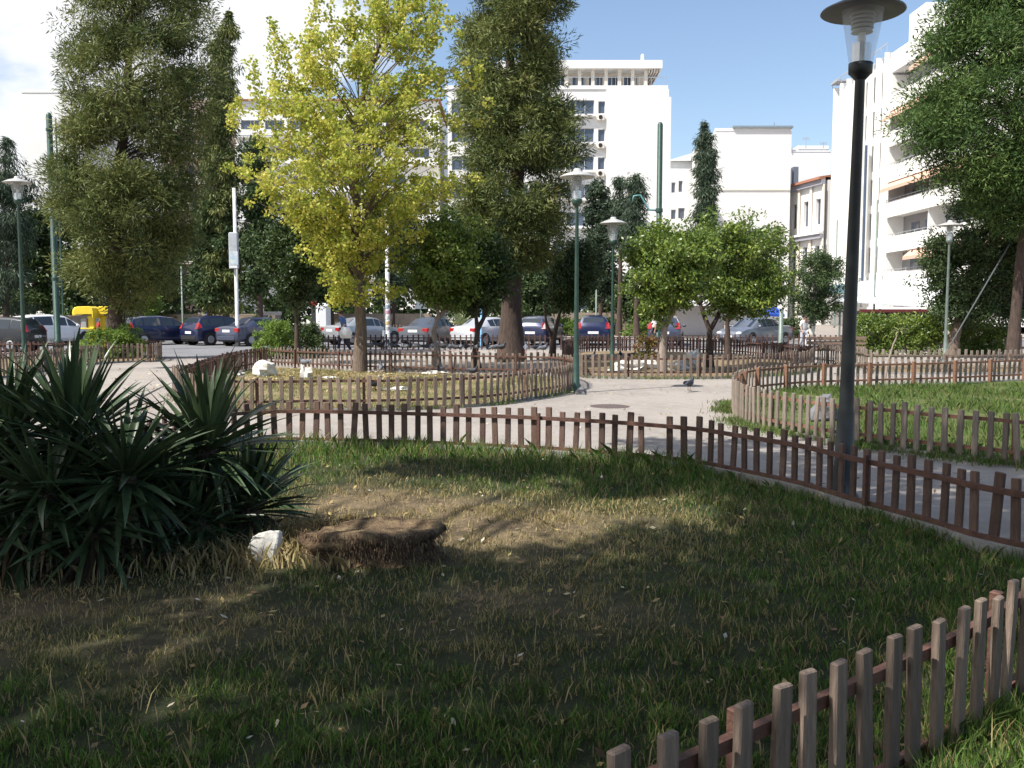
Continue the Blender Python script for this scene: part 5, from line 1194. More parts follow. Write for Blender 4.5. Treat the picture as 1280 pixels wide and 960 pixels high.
for k, (px, py, lab) in enumerate(((476, 467, 'dark pigeon on the ground just right of the ginkgo trunk'), (470, 490, 'pigeon pecking behind the rail in the ginkgo bed'), (388, 462, 'dark pigeon standing on the upright white block'), (392, 452, 'pigeon beyond the fence left of the ginkgo trunk'),
        (776, 449, 'pigeon in the shade behind the shorter central lamp'), (790, 450, 'pigeon in the shade left of the reddish bush'), (802, 447, 'pigeon in the deep shade near the road fence'), (861, 490, 'small dark pigeon on the sunny gravel path'), (550, 470, 'pigeon beside the flat pale stone under the orange tree'), (590, 472, 'pigeon in the shade at the foot of the thin black trunk'), (741, 452, 'dark pigeon in the shade right of the tall slim lamp'))):
    p = G(px, py); 
    if k == 2: p = G(382, 474); p.z = 0.27
    else: p.z = 0.03
    place_pigeon(p, random.uniform(0, 2*PI), k % 2, lab, 1.0, 'pigeons on the ground')

# ------------------------------------------------------------------ people
SKIN = mat('skin', (0.45, 0.27, 0.2), 0.6); HAIR = mat('dark_hair', (0.03, 0.02, 0.018), 0.7)
def skin_obj(name, verts, edges, radii, m, root, parent, lvl=1):
    me = bpy.data.meshes.new(name); me.from_pydata(verts, edges, []); me.materials.append(m); o = link(name, me, parent)
    md = o.modifiers.new('skin', 'SKIN'); sv = me.skin_vertices[0].data
    for i, r in enumerate(radii): sv[i].radius = (r, r) if not isinstance(r, tuple) else r
    sv[root].use_root = True; md.use_smooth_shade = True
    s = o.modifiers.new('sub', 'SUBSURF'); s.levels = lvl; s.render_levels = lvl
    return o
def person(label, base, rz, shirt, trousers, pose, H=1.72):
    root = thing('person', label, 'person', base, rz); s = H/1.72
    J = dict(pel=(0, 0, .95), waist=(0, 0, 1.08), chest=(0, 0, 1.30), neck=(0, 0, 1.46), head=(0, 0.01, 1.56), top=(0, 0.0, 1.64))
    for side, q in (('l', -1), ('r', 1)):
        J.update({'hip'+side: (q*.09, 0, .9), 'kn'+side: (q*.10, .0, .5), 'an'+side: (q*.10, .0, .09), 'toe'+side: (q*.12, .16, .03), 'sh'+side: (q*.18, 0, 1.40), 'el'+side: (q*.23, 0, 1.12), 'wr'+side: (q*.24, .06, .88)})
    J.update(pose); J = {k: Vector(v)*s for k, v in J.items()}
    keys = list(J); idx = {k: i for i, k in enumerate(keys)}
    V = [J[k] for k in keys]; E = [('pel', 'waist'), ('waist', 'chest'), ('chest', 'neck'), ('neck', 'head'), ('head', 'top')]
    for q in 'lr': E += [('pel', 'hip'+q), ('hip'+q, 'kn'+q), ('kn'+q, 'an'+q), ('an'+q, 'toe'+q), ('chest', 'sh'+q), ('sh'+q, 'el'+q), ('el'+q, 'wr'+q)]
    rd = dict(pel=.11, waist=.10, chest=.12, neck=.05, head=.085, top=.07)
    for q in 'lr': rd.update({'hip'+q: .075, 'kn'+q: .05, 'an'+q: .035, 'toe'+q: .028, 'sh'+q: .045, 'el'+q: .036, 'wr'+q: .024})
    R = [rd[k]*s for k in keys]; E = [(idx[a], idx[b]) for a, b in E]
    for q, sg in (('l', -1), ('r', 1)):      # palm and five fingers
        wv = J['wr'+q]; dr = (J['wr'+q]-J['el'+q]).normalized(); sd = dr.cross(Vector((0, 1, 0))).normalized(); fw = dr.cross(sd).normalized()
        V.append(wv + dr*0.06); R.append(.026); pi = len(V)-1; E.append((idx['wr'+q], pi))
        for k, ln in enumerate((.06, .07, .065, .052)):
            b_ = V[pi] + fw*(k-1.5)*0.019 + dr*0.02; V += [b_, b_ + dr*ln*0.6 + sd*0.01*sg, b_ + dr*ln + sd*0.02*sg]; R += [.009, .008, .007]; m_ = len(V); E += [(pi, m_-3), (m_-3, m_-2), (m_-2, m_-1)]
        V += [wv + fw*0.035 + dr*0.03, wv + fw*0.05 + dr*0.06]; R += [.010, .008]; E += [(idx['wr'+q], len(V)-2), (len(V)-2, len(V)-1)]
    body = skin_obj('body', V, E, R, SKIN, 0, root)
    hd = J['head']; fc = MB(); fc.blob(hd + Vector((0, .095, .0))*s, (.014, .018, .022), 6, 5); 
    for q in (-1, 1): fc.blob(hd + Vector((q*.088, 0, .0))*s, (.012, .02, .03), 6, 5)
    fc.build('face', SKIN, root, smooth=True)
    e = MB()
    for q in (-1, 1): e.blob(hd + Vector((q*.032, .085, .025))*s, (.011, .008, .007), 6, 4)
    e.blob(hd + Vector((0, .085, -.045))*s, (.022, .008, .006), 6, 4); e.build('eyes_and_mouth', HAIR, root)
    MB().blob(hd + Vector((0, -.018, .045))*s, (.098*s, .105*s, .088*s), 12, 8, 0.08, 3).build('hair', HAIR, root, smooth=True)
    kt = ['pel', 'waist', 'chest', 'shl', 'shr', 'ell', 'elr']; Vt = [J[k] for k in kt]; skin_obj('shirt', Vt, [(0, 1), (1, 2), (2, 3), (2, 4), (3, 5), (4, 6)], [.125, .118, .135, .062, .062, .052, .052], shirt, 0, root)
    kt = ['pel', 'hipl', 'hipr', 'knl', 'knr', 'anl', 'anr']; Vt = [J[k] for k in kt]; skin_obj('trousers', Vt, [(0, 1), (0, 2), (1, 3), (2, 4), (3, 5), (4, 6)], [.128, .09, .09, .065, .065, .05, .05], trousers, 0, root)
    sh = MB()
    for q in 'lr': a = J['an'+q]; t = J['toe'+q]; c = (a+t)/2; sh.blob((c.x, c.y, max(.045, min(a.z, t.z)+0.005)), (.055, .14, .05), 8, 6)
    sh.build('shoes', BLKP, root, smooth=True)
    return root
CL_BLUE = mat('blue_top', (0.07, 0.14, 0.33), 0.8); CL_NAVY = mat('navy_trousers', (0.025, 0.028, 0.06), 0.85); CL_WHITE = mat('white_cloth', (0.8, 0.8, 0.8), 0.85); CL_DK = mat('dark_cloth', (0.03, 0.03, 0.035), 0.85)
walk = dict(knl=(-.10, .16, .53), anl=(-.10, .22, .11), toel=(-.11, .37, .05), knr=(.10, .02, .5), anr=(.10, -.22, .16), toer=(.12, -.10, .03), ell=(-.24, -.08, 1.14), wrl=(-.24, .02, .92), elr=(.24, .06, 1.13), wrr=(.25, .22, .96),
            waist=(0, .02, 1.08), chest=(0, .08, 1.29), neck=(0, .13, 1.44), head=(0, .17, 1.54), top=(0, .18, 1.62), shl=(-.18, .08, 1.39), shr=(.18, .08, 1.39))
pb = D(431, 444, 34.5); person('person in a blue top walking left behind the ginkgo trunk with a white bag', (pb.x, 34.5, 0.0), math.radians(78), CL_BLUE, CL_NAVY, walk)
bgr = thing('shopping_bag', 'white bag hanging from the hand of the person in blue', 'bag', (pb.x+0.12, 34.1, 0.62)); 
mb = MB(); mb.v = [(-.17, -.09, 0), (.19, -.09, 0), (.19, .09, 0), (-.17, .09, 0), (-.22, -.12, .22), (.22, -.11, .22), (.22, .11, .22), (-.2, .12, .22), (-.13, -.04, .42), (.13, -.04, .42), (.13, .04, .42), (-.13, .04, .42)]
for L_ in (0, 4):
    for k in range(4): mb.f.append((L_+k, L_+(k+1) % 4, L_+4+(k+1) % 4, L_+4+k)); mb.m.append(0)
mb.f += [(3, 2, 1, 0), (8, 9, 10, 11)]; mb.m += [0, 0]; mb.build('sack', CL_WHITE, bgr, smooth=True); MB().tube([(-.08, 0, .41), (-.05, 0, .5), (.05, 0, .5), (.08, 0, .41)], .01, 5).build('handle', CL_WHITE, bgr)
pb = D(818, 430, 42); person('person in a white shirt and dark trousers standing behind the leaning orange tree', (pb.x, 42, -0.12), math.radians(100), CL_WHITE, CL_DK, {})
pb = D(1028, 430, 38); person('person in pale clothes standing beyond the park bench', (pb.x, 40.5, -0.12), math.radians(200), CL_WHITE, mat('pale_trousers', (0.5, 0.5, 0.55), 0.85), walk, H=1.6)

# ------------------------------------------------------------------ kiosk, awnings, low walls across the road
def box_thing(name, label, cat, x0, x1, ytop, d, depth, m, z0=0):
    a, c = D(x0, ytop, d), D(x1, ytop, d); root = thing(name, label, cat, ((a.x+c.x)/2, d, z0)); return root, (c.x-a.x)/2, a.z - z0
root, hw, h = box_thing('kiosk', 'low kiosk with a closed grey shutter and a white awning behind the orange trees', 'kiosk', 842, 906, 378, 58, 3, None)
KW = mat('kiosk_wall', (0.5, 0.44, 0.38), 0.85, var=0.15); SH = mat('shutter', (0.50, 0.49, 0.50), 0.5, var=0.08)
MB().box(-hw, hw, 0.05, 3, 0, h).build('wall', KW, root)
mb = MB(); k = 14
for i in range(k): mb.box(-hw+0.25, hw-0.12, 0.0 - 0.012*(i % 2), 0.05, 0.1+(h-0.35)*i/k, 0.1+(h-0.35)*(i+1)/k - 0.006)
mb.build('shutter', SH, root)
aw = MB(); aw.add([(-hw-0.9, -1.5, h-0.05), (hw+0.3, -1.5, h-0.05), (hw+0.3, 0.3, h+0.62), (-hw-0.9, 0.3, h+0.62), (-hw-0.9, -1.5, h-0.22), (hw+0.3, -1.5, h-0.22), (hw+0.3, 0.3, h+0.5), (-hw-0.9, 0.3, h+0.5)], [(0, 1, 2, 3), (4, 5, 1, 0), (1, 5, 6, 2), (4, 0, 3, 7), (7, 6, 5, 4)]).build('awning', CL_WHITE, root)
root, hw, h = box_thing('awning_stall', 'stall with a bright blue awning behind the grey saloon', 'stall', 934, 976, 382, 53, 2, None)
BLUEF = mat('blue_fabric', (0.02, 0.09, 0.50), 0.7, col2=(0.01, 0.05, 0.32), scale=2)
MB().add([(-hw, -0.8, h-0.42), (hw, -0.8, h-0.5), (hw, 1.2, h), (-hw, 1.2, h+0.05), (-hw, -0.8, h-0.55), (hw, -0.8, h-0.65), (hw, 1.2, h-0.05), (-hw, 1.2, h)], [(0, 1, 2, 3), (4, 5, 1, 0), (1, 5, 6, 2), (4, 0, 3, 7), (7, 6, 5, 4)]).build('awning', BLUEF, root)
for s in (-1, 1):
    for y in (-0.75, 1.1): MB().tube([(s*(hw-0.1), y, 0), (s*(hw-0.1), y, h-0.5)], 0.03, 6).build('pole', GREYMETAL, root)
MB().bevbox(-hw+0.2, hw-0.2, -0.3, 0.6, 0, 0.9, 0.02).build('counter', KW, root)
root, hw, h = box_thing('tent', 'small dark blue pointed tent across the road above the second dark blue hatchback', 'tent', 254, 268, 388, 57, 1, None)
MB().add([(-hw, -.5, h-0.6), (hw, -.5, h-0.6), (hw, .5, h-0.6), (-hw, .5, h-0.6), (0, 0, h)], [(0, 1, 4), (1, 2, 4), (2, 3, 4), (3, 0, 4), (3, 2, 1, 0)]).build('canopy', mat('navy_fabric', (0.05, 0.06, 0.16), 0.8), root)
for sx in (-1, 1):
    for sy in (-1, 1): MB().tube([(sx*hw*.95, sy*.47, 0), (sx*hw*.95, sy*.47, h-0.6)], .025, 6).build('pole', GREYMETAL, root)
root, hw, h = box_thing('white_cabinet', 'bright white rounded cabinet across the road left of the person in blue', 'cabinet', 396, 412, 379, 52, 1, None)
MB().bevbox(-hw, hw, -.4, .4, 0.75, h, 0.14).build('body', CL_WHITE, root); MB().bevbox(-hw*1.15, hw*1.1, -.45, .45, 0, 0.74, 0.03).build('plinth', CONC, root)
root, hw, h = box_thing('notice_board', 'narrow dark board with a red top left of the white cabinet', 'sign', 389, 396, 376, 52.5, 1, None)
MB().bevbox(-hw, hw, -.05, .05, 0.7, h, 0.01).build('board', CL_DK, root); MB().bevbox(-hw, hw, -.07, -.052, h-0.25, h-0.05, 0.004).build('red_strip', REDL, root); MB().box(-0.04, .04, -.04, .04, 0, 0.7).build('post', GREYMETAL, root)
LW = mat('low_wall', (0.36, 0.29, 0.23), 0.9, col2=(0.24, 0.19, 0.15), scale=2, bump=0.5)
for k, (x0, x1, yt, d, lab) in enumerate(((-60, 130, 394, 55, 'low wall under the planting behind the white cars'), (175, 345, 392.5, 60, 'long low brown wall behind the dark blue hatchbacks'), (412, 540, 392, 62, 'low brown wall behind the silver and grey saloons'), (640, 840, 391, 66, 'low brown wall behind the far pale fence'))):
    root, hw, h = box_thing('low_wall', lab, 'wall', x0, x1, yt, d, 1, None); MB().bevbox(-hw, hw, -.15, .15, 0, max(0.5, h), 0.02).build('masonry', LW, root)

# cafe canopy at the right
a0, a1 = D(1045, 388, 46), D(1185, 388, 46); root = thing('cafe_canopy', 'large white café canopy with a dark red edge in front of the big right building', 'canopy', (0, 0, 0))
zt = D(0, 350, 50).z; ze = D(0, 386, 46).z; hm = D(1074, 350, 50)
mb = MB(); P_ = [(a0.x, 46, ze+0.45), (a1.x, 46, ze+0.05), (D(1185, 345, 52).x, 52, zt+0.25), (D(1076, 348, 52).x, 52, zt)]
mb.add(P_ + [(x, y, z-0.08) for x, y, z in P_], [(0, 1, 2, 3), (7, 6, 5, 4), (0, 4, 5, 1), (1, 5, 6, 2), (2, 6, 7, 3), (3, 7, 4, 0)]); mb.build('roof_fabric', CL_WHITE, root)
b0 = D(1073, 388, 46.2); mb = MB(); mb.box(b0.x, a1.x, 45.95, 46.1, ze-0.18, ze-0.02); mb.build('valance', mat('dark_red_fabric', (0.12, 0.02, 0.02), 0.8), root)
for x in (1050, 1100, 1150, 1183): q = D(x, 388, 46.3); MB().tube([(q.x, 46.3, 0), (q.x, 46.3, ze)], 0.05, 8).build('post', GREYMETAL, root)
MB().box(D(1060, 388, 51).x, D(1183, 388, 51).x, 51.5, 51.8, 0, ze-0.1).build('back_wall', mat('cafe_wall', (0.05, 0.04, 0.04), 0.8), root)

# ------------------------------------------------------------------ buildings
WALL_W = mat('white_render', (0.80, 0.79, 0.77), 0.9, var=0.04, scale=0.6); WALL_C = mat('cream_render', (0.74, 0.68, 0.60), 0.9, var=0.05, scale=0.6); WALL_P = mat('pinkish_render', (0.42, 0.31, 0.27), 0.9, var=0.1, scale=0.6)
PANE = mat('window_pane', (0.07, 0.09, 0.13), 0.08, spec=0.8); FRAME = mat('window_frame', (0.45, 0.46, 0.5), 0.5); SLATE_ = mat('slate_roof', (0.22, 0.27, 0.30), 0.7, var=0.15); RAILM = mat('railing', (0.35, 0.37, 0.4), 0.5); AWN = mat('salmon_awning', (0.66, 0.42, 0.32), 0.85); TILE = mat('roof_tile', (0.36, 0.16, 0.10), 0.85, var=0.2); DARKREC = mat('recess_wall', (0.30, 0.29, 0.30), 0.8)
def facade(root, o, u, W_, H_, rects, wallm, depth=0.22, divs=2):
    """wall from point o along unit u; rects (x0,x1,z0,z1) become recessed windows; outside normal = u x z"""
    u = Vector(u).normalized(); nrm = Vector((u.y, -u.x, 0)); o = Vector(o)
    xs = sorted({0.0, W_} | {r[0] for r in rects} | {r[1] for r in rects}); zs = sorted({0.0, H_} | {r[2] for r in rects} | {r[3] for r in rects})
    P = lambda x, z, dp=0.0: o + u*x + Vector((0, 0, z)) - nrm*dp
    mb = MB()
    for i in range(len(xs)-1):
        for j in range(len(zs)-1):
            cx, cz = (xs[i]+xs[i+1])/2, (zs[j]+zs[j+1])/2
            if any(r[0] < cx < r[1] and r[2] < cz < r[3] for r in rects): continue
            mb.add([P(xs[i], zs[j]), P(xs[i+1], zs[j]), P(xs[i+1], zs[j+1]), P(xs[i], zs[j+1])], [(0, 1, 2, 3)])
    for x0, x1, z0, z1 in rects:
        f = [P(x0, z0), P(x1, z0), P(x1, z1), P(x0, z1)]; g_ = [P(x0, z0, depth), P(x1, z0, depth), P(x1, z1, depth), P(x0, z1, depth)]
        mb.add(f + g_, [(0, 4, 5, 1), (1, 5, 6, 2), (2, 6, 7, 3), (3, 7, 4, 0)])
    mb.build('wall', wallm, root)
    for x0, x1, z0, z1 in rects:
        fr = MB(); t = 0.06; dpi = depth*0.8; nd = max(1, round((x1-x0)/1.1)) if divs else 1
        def bar(a, b, c, e):
            q = [P(a, c, dpi), P(b, c, dpi), P(b, e, dpi), P(a, e, dpi)]; q2 = [P(a, c, depth), P(b, c, depth), P(b, e, depth), P(a, e, depth)]; fr.add(q+q2, [(0, 1, 2, 3), (0, 4, 5, 1), (1, 5, 6, 2), (2, 6, 7, 3), (3, 7, 4, 0)])
        bar(x0, x1, z0, z0+t); bar(x0, x1, z1-t, z1)
        for k in range(nd+1): xx_ = x0 + (x1-x0-t)*k/nd; bar(xx_, xx_+t, z0+t+.002, z1-t-.002)
        fo = fr.build('window', FRAME, root)
        MB().add([P(x0, z0, depth-0.01), P(x1, z0, depth-0.01), P(x1, z1, depth-0.01), P(x0, z1, depth-0.01)], [(0, 1, 2, 3)]).build('pane', PANE, fo)
def px2(x, d): return (x-640)/F*d/1.0*1.0
def XW(px, d, py=250): return D(px, py, d).x
def ZW(py, d): return D(640, py, d).z

# tall white office block in the centre
d = 100.0; x0 = XW(560, d); xm = XW(757, d); x1 = XW(838, d, 150); H = ZW(107, d)
root = thing('office_block', 'tall white office block with a set back penthouse, behind the tall central conifer', 'building', (0, 0, 0))
rc_ = []
fl = [ZW(142 + 35*k, d) for k in range(8)]
for k, z in enumerate(fl):
    if z < 1: continue
    rc_.append((XW(747, d)-x0, XW(755.5, d)-x0, z, z+1.3))
    for a, b in ((565, 592), (596, 625), (630, 660), (664, 688), (692, 706), (708, 742)): rc_.append((XW(a, d)-x0, XW(b, d)-x0, z-0.05, z+1.42))
facade(root, (x0, d, 0), (1, 0, 0), xm-x0, H-0.4, rc_, WALL_W)
for k, z in enumerate(fl):
    if z < 1: continue
    ac = MB(); ac.bevbox(XW(746.6, d), XW(754.5, d), d-0.45, d-0.0, z-0.75, z-0.15, 0.03); a_ = ac.build('air_conditioner', WALL_C, root)
    q = XW(749.5, d); fan = MB().lathe([(0.0, 0), (0.20, 0.0), (0.22, 0.02), (0.22, 0.03), (0, 0.03)], n=12); fan.v = [(q + v[0], d-0.455-v[2], z-0.45+v[1]) for v in fan.v]; fan.build('fan', BLKP, a_)
    MB().box(XW(690, d), XW(743, d), d-0.5, d-0.001, z-0.35, z-0.12).build('sill_band', WALL_W, root)
zr = ZW(122, d); MB().box(xm+0.003, x1, d-0.35, d+18, 0, zr).build('blank_wall', WALL_W, root)
MB().box(x0-0.3, XW(833, d), d-0.1, d+17, H-0.395, H).build('parapet', WALL_W, root); MB().box(xm+0.003, XW(834, d), d-0.2, d+17.5, zr+0.003, H-0.4).build('upper_wall', WALL_W, root)
MB().box(x0, xm, d+0.4, d+18, 0, H-0.41).build('core', WALL_W, root)
# penthouse
dp = 102.5; a, b = XW(690, dp), XW(803, dp); z0, z1 = H, ZW(97, dp)
zt_ = ZW(83, dp); facade(root, (a-6, dp, z0), (1, 0, 0), b-a+6, z1-z0+0.6, [(6.2 + (b-a-0.5)*k/5, 6.2 + (b-a-0.5)*(k+0.78)/5, 0.35, 1.55) for k in range(5)], WALL_C)
MB().box(a-6, XW(822, dp), dp-2.2, dp+12, z1+0.45, zt_+0.1).build('roof_slab', WALL_W, root)
for k in range(5): x = XW(806+3.2*k, dp); MB().box(x, x+0.12, dp-2.0, dp+8, z1+0.1, z1+0.445).build('pergola_beam', WALL_C, root)
for k in range(8): x = a + (b-a)*k/7; MB().box(x-0.18, x+0.18, dp-1.7, dp-1.4, z0+0.01, z1+0.445).build('column', WALL_C, root)
zz_ = ZW(77, dp); MB().add([(XW(700, dp), dp-0.5, zt_+0.11), (XW(803, dp), dp-0.5, zt_+0.11), (XW(801, dp), dp-0.3, zz_-0.2), (XW(702, dp), dp-0.3, zz_+0.1), (XW(700, dp), dp+5, zt_+0.11), (XW(803, dp), dp+5, zt_+0.11), (XW(801, dp), dp+5, zz_-0.2), (XW(702, dp), dp+5, zz_+0.1)], [(0, 1, 2, 3), (1, 5, 6, 2), (3, 2, 6, 7), (0, 3, 7, 4), (5, 4, 7, 6)]).build('upper_roof', SLATE_, root)
MB().bevbox(XW(798, dp), XW(802, dp), dp-0.9, dp-0.6, zz_-0.1, zz_+0.6, 0.1).build('roof_vent', WALL_W, root)
mb = MB(); zr_ = H+0.9
mb.box(XW(690, d), XW(832, d), d+0.0, d+0.05, zr_-0.06, zr_)
for k in range(30): x = XW(690, d) + (XW(832, d)-XW(690, d))*k/29; mb.box(x-.02, x+.02, d, d+0.05, H+0.003, zr_-0.062)
mb.build('railing', RAILM, root)

def simple_block(name, label, x0, x1, ytop, d, depth, wins, wallm, extras=None, zbase=0, cat='building', floors=None):
    root = thing(name, label, cat, (0, 0, 0)); a, b = XW(x0, d), XW(x1, d); H = ZW(ytop, d)
    rects = [(XW(w[0], d)-a, XW(w[1], d)-a, ZW(w[3], d), ZW(w[2], d)) for w in wins]
    facade(root, (a, d, 0), (1, 0, 0), b-a, H, rects, wallm)
    MB().add([(a, d+0.3, 0), (b, d+0.3, 0), (b, d+depth, 0), (a, d+depth, 0), (a, d+0.3, H-0.003), (b, d+0.3, H-0.003), (b, d+depth, H-0.003), (a, d+depth, H-0.003)], [(0, 1, 5, 4), (1, 2, 6, 5), (2, 3, 7, 6), (3, 0, 4, 7), (4, 5, 6, 7)]).build('core', wallm, root)
    for s, xx_ in ((0, a), (1, b)): MB().box(xx_-0.001 if s else xx_-0.15, xx_+0.15 if s else xx_+0.001, d+0.002, d+0.298, 0, H-0.002).build('side_wall', wallm, root)
    MB().box(a-0.04, b+0.04, d-0.05, d+0.35, H+0.002, H+0.35).build('parapet', wallm, root)
    return root, a, b, H
r_, a, b, H_ = simple_block('white_block', 'plain white building with a grey roof edge and a dark chimney, behind the pointed cypress', 893, 986, 164, 112, 14, [(900, 906, 300, 312), (915, 921, 300, 312), (930, 936, 300, 312)], WALL_W)
MB().box(a+2, b+0.25, 111.7, 126, H_+0.355, H_+0.6).build('roof_edge', SLATE_, r_)
c_ = MB().bevbox(XW(964, 112), XW(973, 112), 113, 114, H_+0.6, ZW(156, 112), 0.05).build('chimney', SLATE_, r_); MB().tube([(XW(970, 112), 113.5, ZW(156, 112)), (XW(970, 112), 113.5, ZW(150, 112))], .06, 6).build('flue', SLATE_, c_)
MB().box(a+0.1, b+0.1, 111.9, 111.99, ZW(237, 112)-0.1, ZW(237, 112)+0.06).build('string_course', WALL_C, r_)
r_, a, b, H_ = simple_block('white_block', 'white apartment building with small paired windows left of the pointed cypress', 832, 905, 205, 128, 14, [(839, 844, 228, 241), (848, 853, 226, 240), (839, 845, 262, 274), (848, 856, 260, 273), (839, 845, 296, 308), (848, 856, 294, 306)], WALL_W)
MB().add([(a, 128-.4, H_+.36), (b, 128-.4, H_+.36), (b, 140, H_+.36), (XW(838, 128), 140, H_+.36), (b, 128-.4, H_+2.8), (b, 140, H_+2.8)], [(0, 1, 4), (1, 2, 5, 4), (0, 4, 5, 3), (3, 5, 2)]).build('gable', WALL_W, r_)
r_, a, b, H_ = simple_block('white_block', 'white building with roof aerials left of the ornate old house', 982, 1036, 190, 132, 12, [], WALL_W)
MB().box(XW(996, 132), XW(1034, 132), 131.9, 140, H_+0.36, ZW(182, 132)).build('stair_head', WALL_W, r_)
mb = MB()
for x, y0, y1 in ((1008, 172, 185), (1030, 178, 185), (991, 185, 192)):
    X = XW(x, 131); mb.tube([(X, 131.9, ZW(y1, 132)), (X, 131.9, ZW(y0, 132))], .04, 5)
    for k in range(3): mb.tube([(X-0.5, 131.9, ZW(y0, 132)-.15*k), (X+0.5, 131.9, ZW(y0, 132)-.15*k)], .025, 4)
mb.build('aerial', RAILM, r_)
r_ = thing('chimney_stack', 'dark grey double chimney stack behind the roof of the ornate old house', 'chimney', (0, 0, 0)); MB().bevbox(XW(985.5, 125), XW(990, 125), 125, 126, 8, ZW(211, 125), .05).build('stack', mat('dark_render', (0.14, 0.16, 0.2), 0.8), r_); MB().bevbox(XW(991, 125), XW(998, 125), 125.2, 126.4, 8, ZW(208, 125), .05).build('stack', mat('dark_render', (0.14, 0.16, 0.2), 0.8), r_)

# ornate old house: facade running away from the camera
root = thing('old_house', 'ornate white old house with arched windows and dark cornices', 'building', (0, 0, 0))
p0 = Vector((XW(960, 121), 121, 0)); p1 = Vector((XW(1031, 107), 107, 0)); Wd_ = (p1-p0).length; u = (p1-p0).normalized(); nrm = Vector((u.y, -u.x, 0))
Hc = 16.6; rects = []
for k in range(5):
    xa = Wd_*(k+0.5)/5 - 0.55; rects += [(xa, xa+1.1, 11.6, 14.6), (xa, xa+1.1, 5.2, 9.2), (xa, xa+1.1, 0.5, 3.4)]
facade(root, p0, u, Wd_, Hc, rects, WALL_W, 0.35)
def band(z0, z1, out, m, nm, e=0.3):
    q = [p0 - u*e, p1 + u*0.05, p1 + u*0.05 + nrm*out, p0 - u*e + nrm*out]; MB().add([(v.x, v.y, z0) for v in q] + [(v.x, v.y, z1) for v in q], [(0, 1, 2, 3), (7, 6, 5, 4), (0, 4, 5, 1), (1, 5, 6, 2), (2, 6, 7, 3), (3, 7, 4, 0)]).build(nm, m, root)
GC = mat('cornice_grey', (0.33, 0.33, 0.38), 0.8, var=0.1)
band(Hc-0.5, Hc+0.05, 0.45, GC, 'cornice'); band(Hc+0.06, Hc+0.35, 0.75, TILE, 'roof_edge'); band(9.95, 10.45, 0.5, GC, 'middle_cornice'); band(10.46, 10.7, 0.7, WALL_W, 'ledge')
for k in range(6):
    xx_ = Wd_*k/5; q = p0 + u*(xx_-0.22 if k else 0.0) + nrm*0.12
    for z0, z1 in ((10.71, Hc-0.51), (0, 9.94)): MB().box(0, 0.44, -0.12, 0.0, z0, z1, M=Matrix.Translation((q.x, q.y, 0)) @ Matrix.Rotation(math.atan2(u.y, u.x), 4, 'Z')).build('pilaster', WALL_C, root)
q = [p0, p1, p1 - nrm*12, p0 - nrm*12]; q0 = p0 - nrm*0.36; q1 = p1 - nrm*0.36
MB().add([(v.x, v.y, 0) for v in (q0, q1, q[2], q[3])] + [(v.x, v.y, Hc-0.004) for v in (q0, q1, q[2], q[3])], [(1, 2, 6, 5), (2, 3, 7, 6), (3, 0, 4, 7), (4, 5, 6, 7), (0, 1, 5, 4)]).build('core', WALL_W, root)
q = [p0 + nrm*0.7, p1 + nrm*0.7, p1 - nrm*6, p0 - nrm*6]; MB().add([(v.x, v.y, Hc+0.351 + (1.1 if i > 1 else 0)) for i, v in enumerate(q)] + [(v.x, v.y, Hc+0.30) for v in q], [(0, 1, 2, 3), (0, 4, 5, 1), (1, 5, 6, 2), (2, 6, 7, 3), (3, 7, 4, 0)]).build('roof', TILE, root)

# big white building on the right, its facade running toward the camera
root = thing('apartment_building', 'big white apartment building with salmon awnings and balconies at the right', 'building', (0, 0, 0))
X0 = 36.0; YF, YM, YN = 104.0, 89.0, 52.0; Hb = ZW(118, 104)
rects = []
for k in range(7):
    for j in range(7): y = 1.0 + (YF-YM-2)*j/7; rects.append((y, y+0.55, 2.0 + 3.35*k, 4.6 + 3.35*k))
facade(root, (X0, YF, 0), (0, -1, 0), YF-YM, Hb, rects, WALL_W, 0.5)
for j in range(8): y = YF - 0.4 - (YF-YM-1)*j/7; MB().box(X0-0.55, X0-0.003, y-0.12, y+0.12, 5.0, Hb+0.6).build('fin', WALL_W, root)
MB().box(X0+0.6, X0+22, YM, YF-0.003, 0, Hb-0.005).build('core', WALL_W, root)
MB().box(X0+0.002, X0+22, YF-0.001, YF+0.4, 0, Hb-0.01).build('end_wall', WALL_W, root)
mb = MB(); mb.box(X0-0.6, X0-0.55, YM, YF, Hb+1.25, Hb+1.35); mb.box(X0-0.8, X0+1.5, YF-2.2, YF, Hb+0.95, Hb+1.1)
for j in range(12): y = YF - 0.1 - (YF-YM-.2)*j/11; mb.box(X0-0.6, X0-0.55, y-.03, y+.03, Hb+0.61, Hb+1.249)
mb.build('roof_railing', RAILM, root)
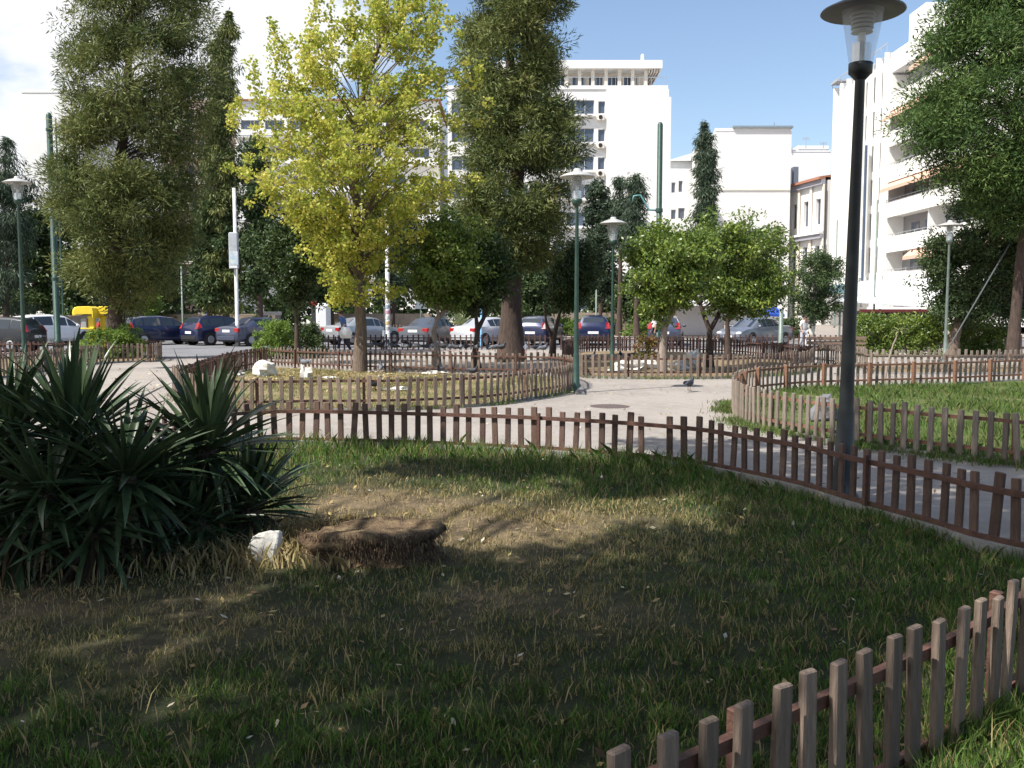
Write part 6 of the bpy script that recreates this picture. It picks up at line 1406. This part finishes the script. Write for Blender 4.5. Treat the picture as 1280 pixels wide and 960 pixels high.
for f in range(8):
    z = 1.0 + 3.3*f
    if z + 3 > Hb + 1: break
    MB().box(X0-0.1, X0+20, YN, YM-0.003, z-0.35, z).build('floor_slab', WALL_W, root)
    MB().box(X0-0.45, X0-0.25, YN, YM-0.3, z-0.5, z+0.95).build('balcony_parapet', WALL_W, root)
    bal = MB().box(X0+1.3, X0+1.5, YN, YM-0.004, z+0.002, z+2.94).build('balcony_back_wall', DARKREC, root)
    for j in range(12): y = YN + 1 + (YM-YN-2)*j/12; MB().box(X0+1.27, X0+1.298, y, y+1.7, z+0.1, z+2.2).build('glass_door', PANE, bal)
    if f in (1, 3, 5, 6):
        aw = MB(); aw.add([(X0-0.12, YN, z+2.9), (X0-0.12, YM-6 if f in (1, 6) else YM-0.4, z+2.9), (X0-1.05, YM-6 if f in (1, 6) else YM-0.4, z+2.15), (X0-1.05, YN, z+2.15), (X0-1.05, YN, z+1.85), (X0-1.05, YM-6 if f in (1, 6) else YM-0.4, z+1.85)], [(0, 1, 2, 3), (3, 2, 5, 4)]); aw.build('awning', AWN, root)
    for y in (YM-0.3, YM-9, YM-18): MB().box(X0-0.2, X0+1.3, y-0.12, y+0.12, z+0.003, z+2.94).build('divider', WALL_W, root)
    mb = MB(); mb.box(X0-0.42, X0-0.38, YN, YM-0.35, z+1.15, z+1.2)
    for j in range(24): y = YN + (YM-YN-.5)*j/23; mb.box(X0-0.42, X0-0.38, y, y+.05, z+0.951, z+1.149)
    mb.build('railing', RAILM, root)
ztop = z; MB().box(X0-0.2, X0+20, YN, YM-0.004, Hb-1.5, Hb+0.35).build('roof_parapet', WALL_W, root)
MB().box(X0+0.3, X0+6, 83.0, 86.4, Hb+0.353, Hb+3.1).build('penthouse', WALL_W, root)
MB().box(X0+1.2, X0+6, YN, 82.9, Hb+0.353, Hb+2.2).build('penthouse', WALL_W, root)
mb = MB()
for j in range(7): y = YM - 1 - 3.2*j; mb.box(X0+1.15, X0+1.198, y-8.7, y-6.9, Hb+0.6, Hb+1.9)
mb.build('roof_window', PANE, root)
b_ = MB().box(X0-2.2, X0-0.56, YM+4, YF-1, 3.4, 4.3); b_.build('shop_canopy', mat('shop_teal', (0.12, 0.22, 0.26), 0.6, var=0.2), root)
MB().box(X0+0.002, X0+20, YN-0.4, YN-0.002, 0, Hb).build('near_wall', WALL_W, root)
MB().tube([(X0-0.8, 93, 4), (X0-0.8, 93, 18)], 0.14, 8).build('drain_pipe', mat('pipe_blue', (0.06, 0.09, 0.15), 0.5), root)

# left background buildings
simple_block('white_block', 'very bright white building at the left, left of the big conifer', 33, 110, 116, 90, 14, [(90, 98, 140 + 36*k, 158 + 36*k) for k in range(6)], WALL_W)
simple_block('white_block', 'low white building at the far left edge behind the spruce', -60, 36, 232, 96, 12, [(-40 + 20*k, -30 + 20*k, 250, 266) for k in range(3)], WALL_W)
r_, a, b, H_ = simple_block('apartment_block', 'pinkish brown apartment block seen between the big left conifer and the ginkgo', 205, 292, 128, 112, 14, [(210 + 13*i, 218 + 13*i, 140 + 33*k, 158 + 33*k) for i in range(6) for k in range(7)], WALL_P)
for k in range(7): z = ZW(160 + 33*k, 112); mb = MB(); mb.box(a+1, b-0.2, 110.9, 111.98, z-0.5, z-0.3); mb.box(a+1, b-0.2, 110.85, 110.9, z-0.3, z+0.4); mb.build('balcony', WALL_C, r_)
r_, a, b, H_ = simple_block('apartment_block', 'white apartment block with long ribbon windows glimpsed through the ginkgo', 297, 548, 130, 108, 16, [(303 + 30*i, 327 + 30*i, 150 + 35*k, 166 + 35*k) for i in range(8) for k in range(6)], WALL_W)
MB().box(a-0.3, b+0.3, 107.6, 124, H_+0.36, H_+0.5).build('roof_edge', TILE, r_)
for k in range(6): z = ZW(168 + 35*k, 108); mb = MB(); mb.box(a, b, 106.9, 107.98, z-0.5, z-0.3); mb.box(a, b, 106.85, 106.9, z-0.3, z+0.35); mb.build('balcony', WALL_W, r_)
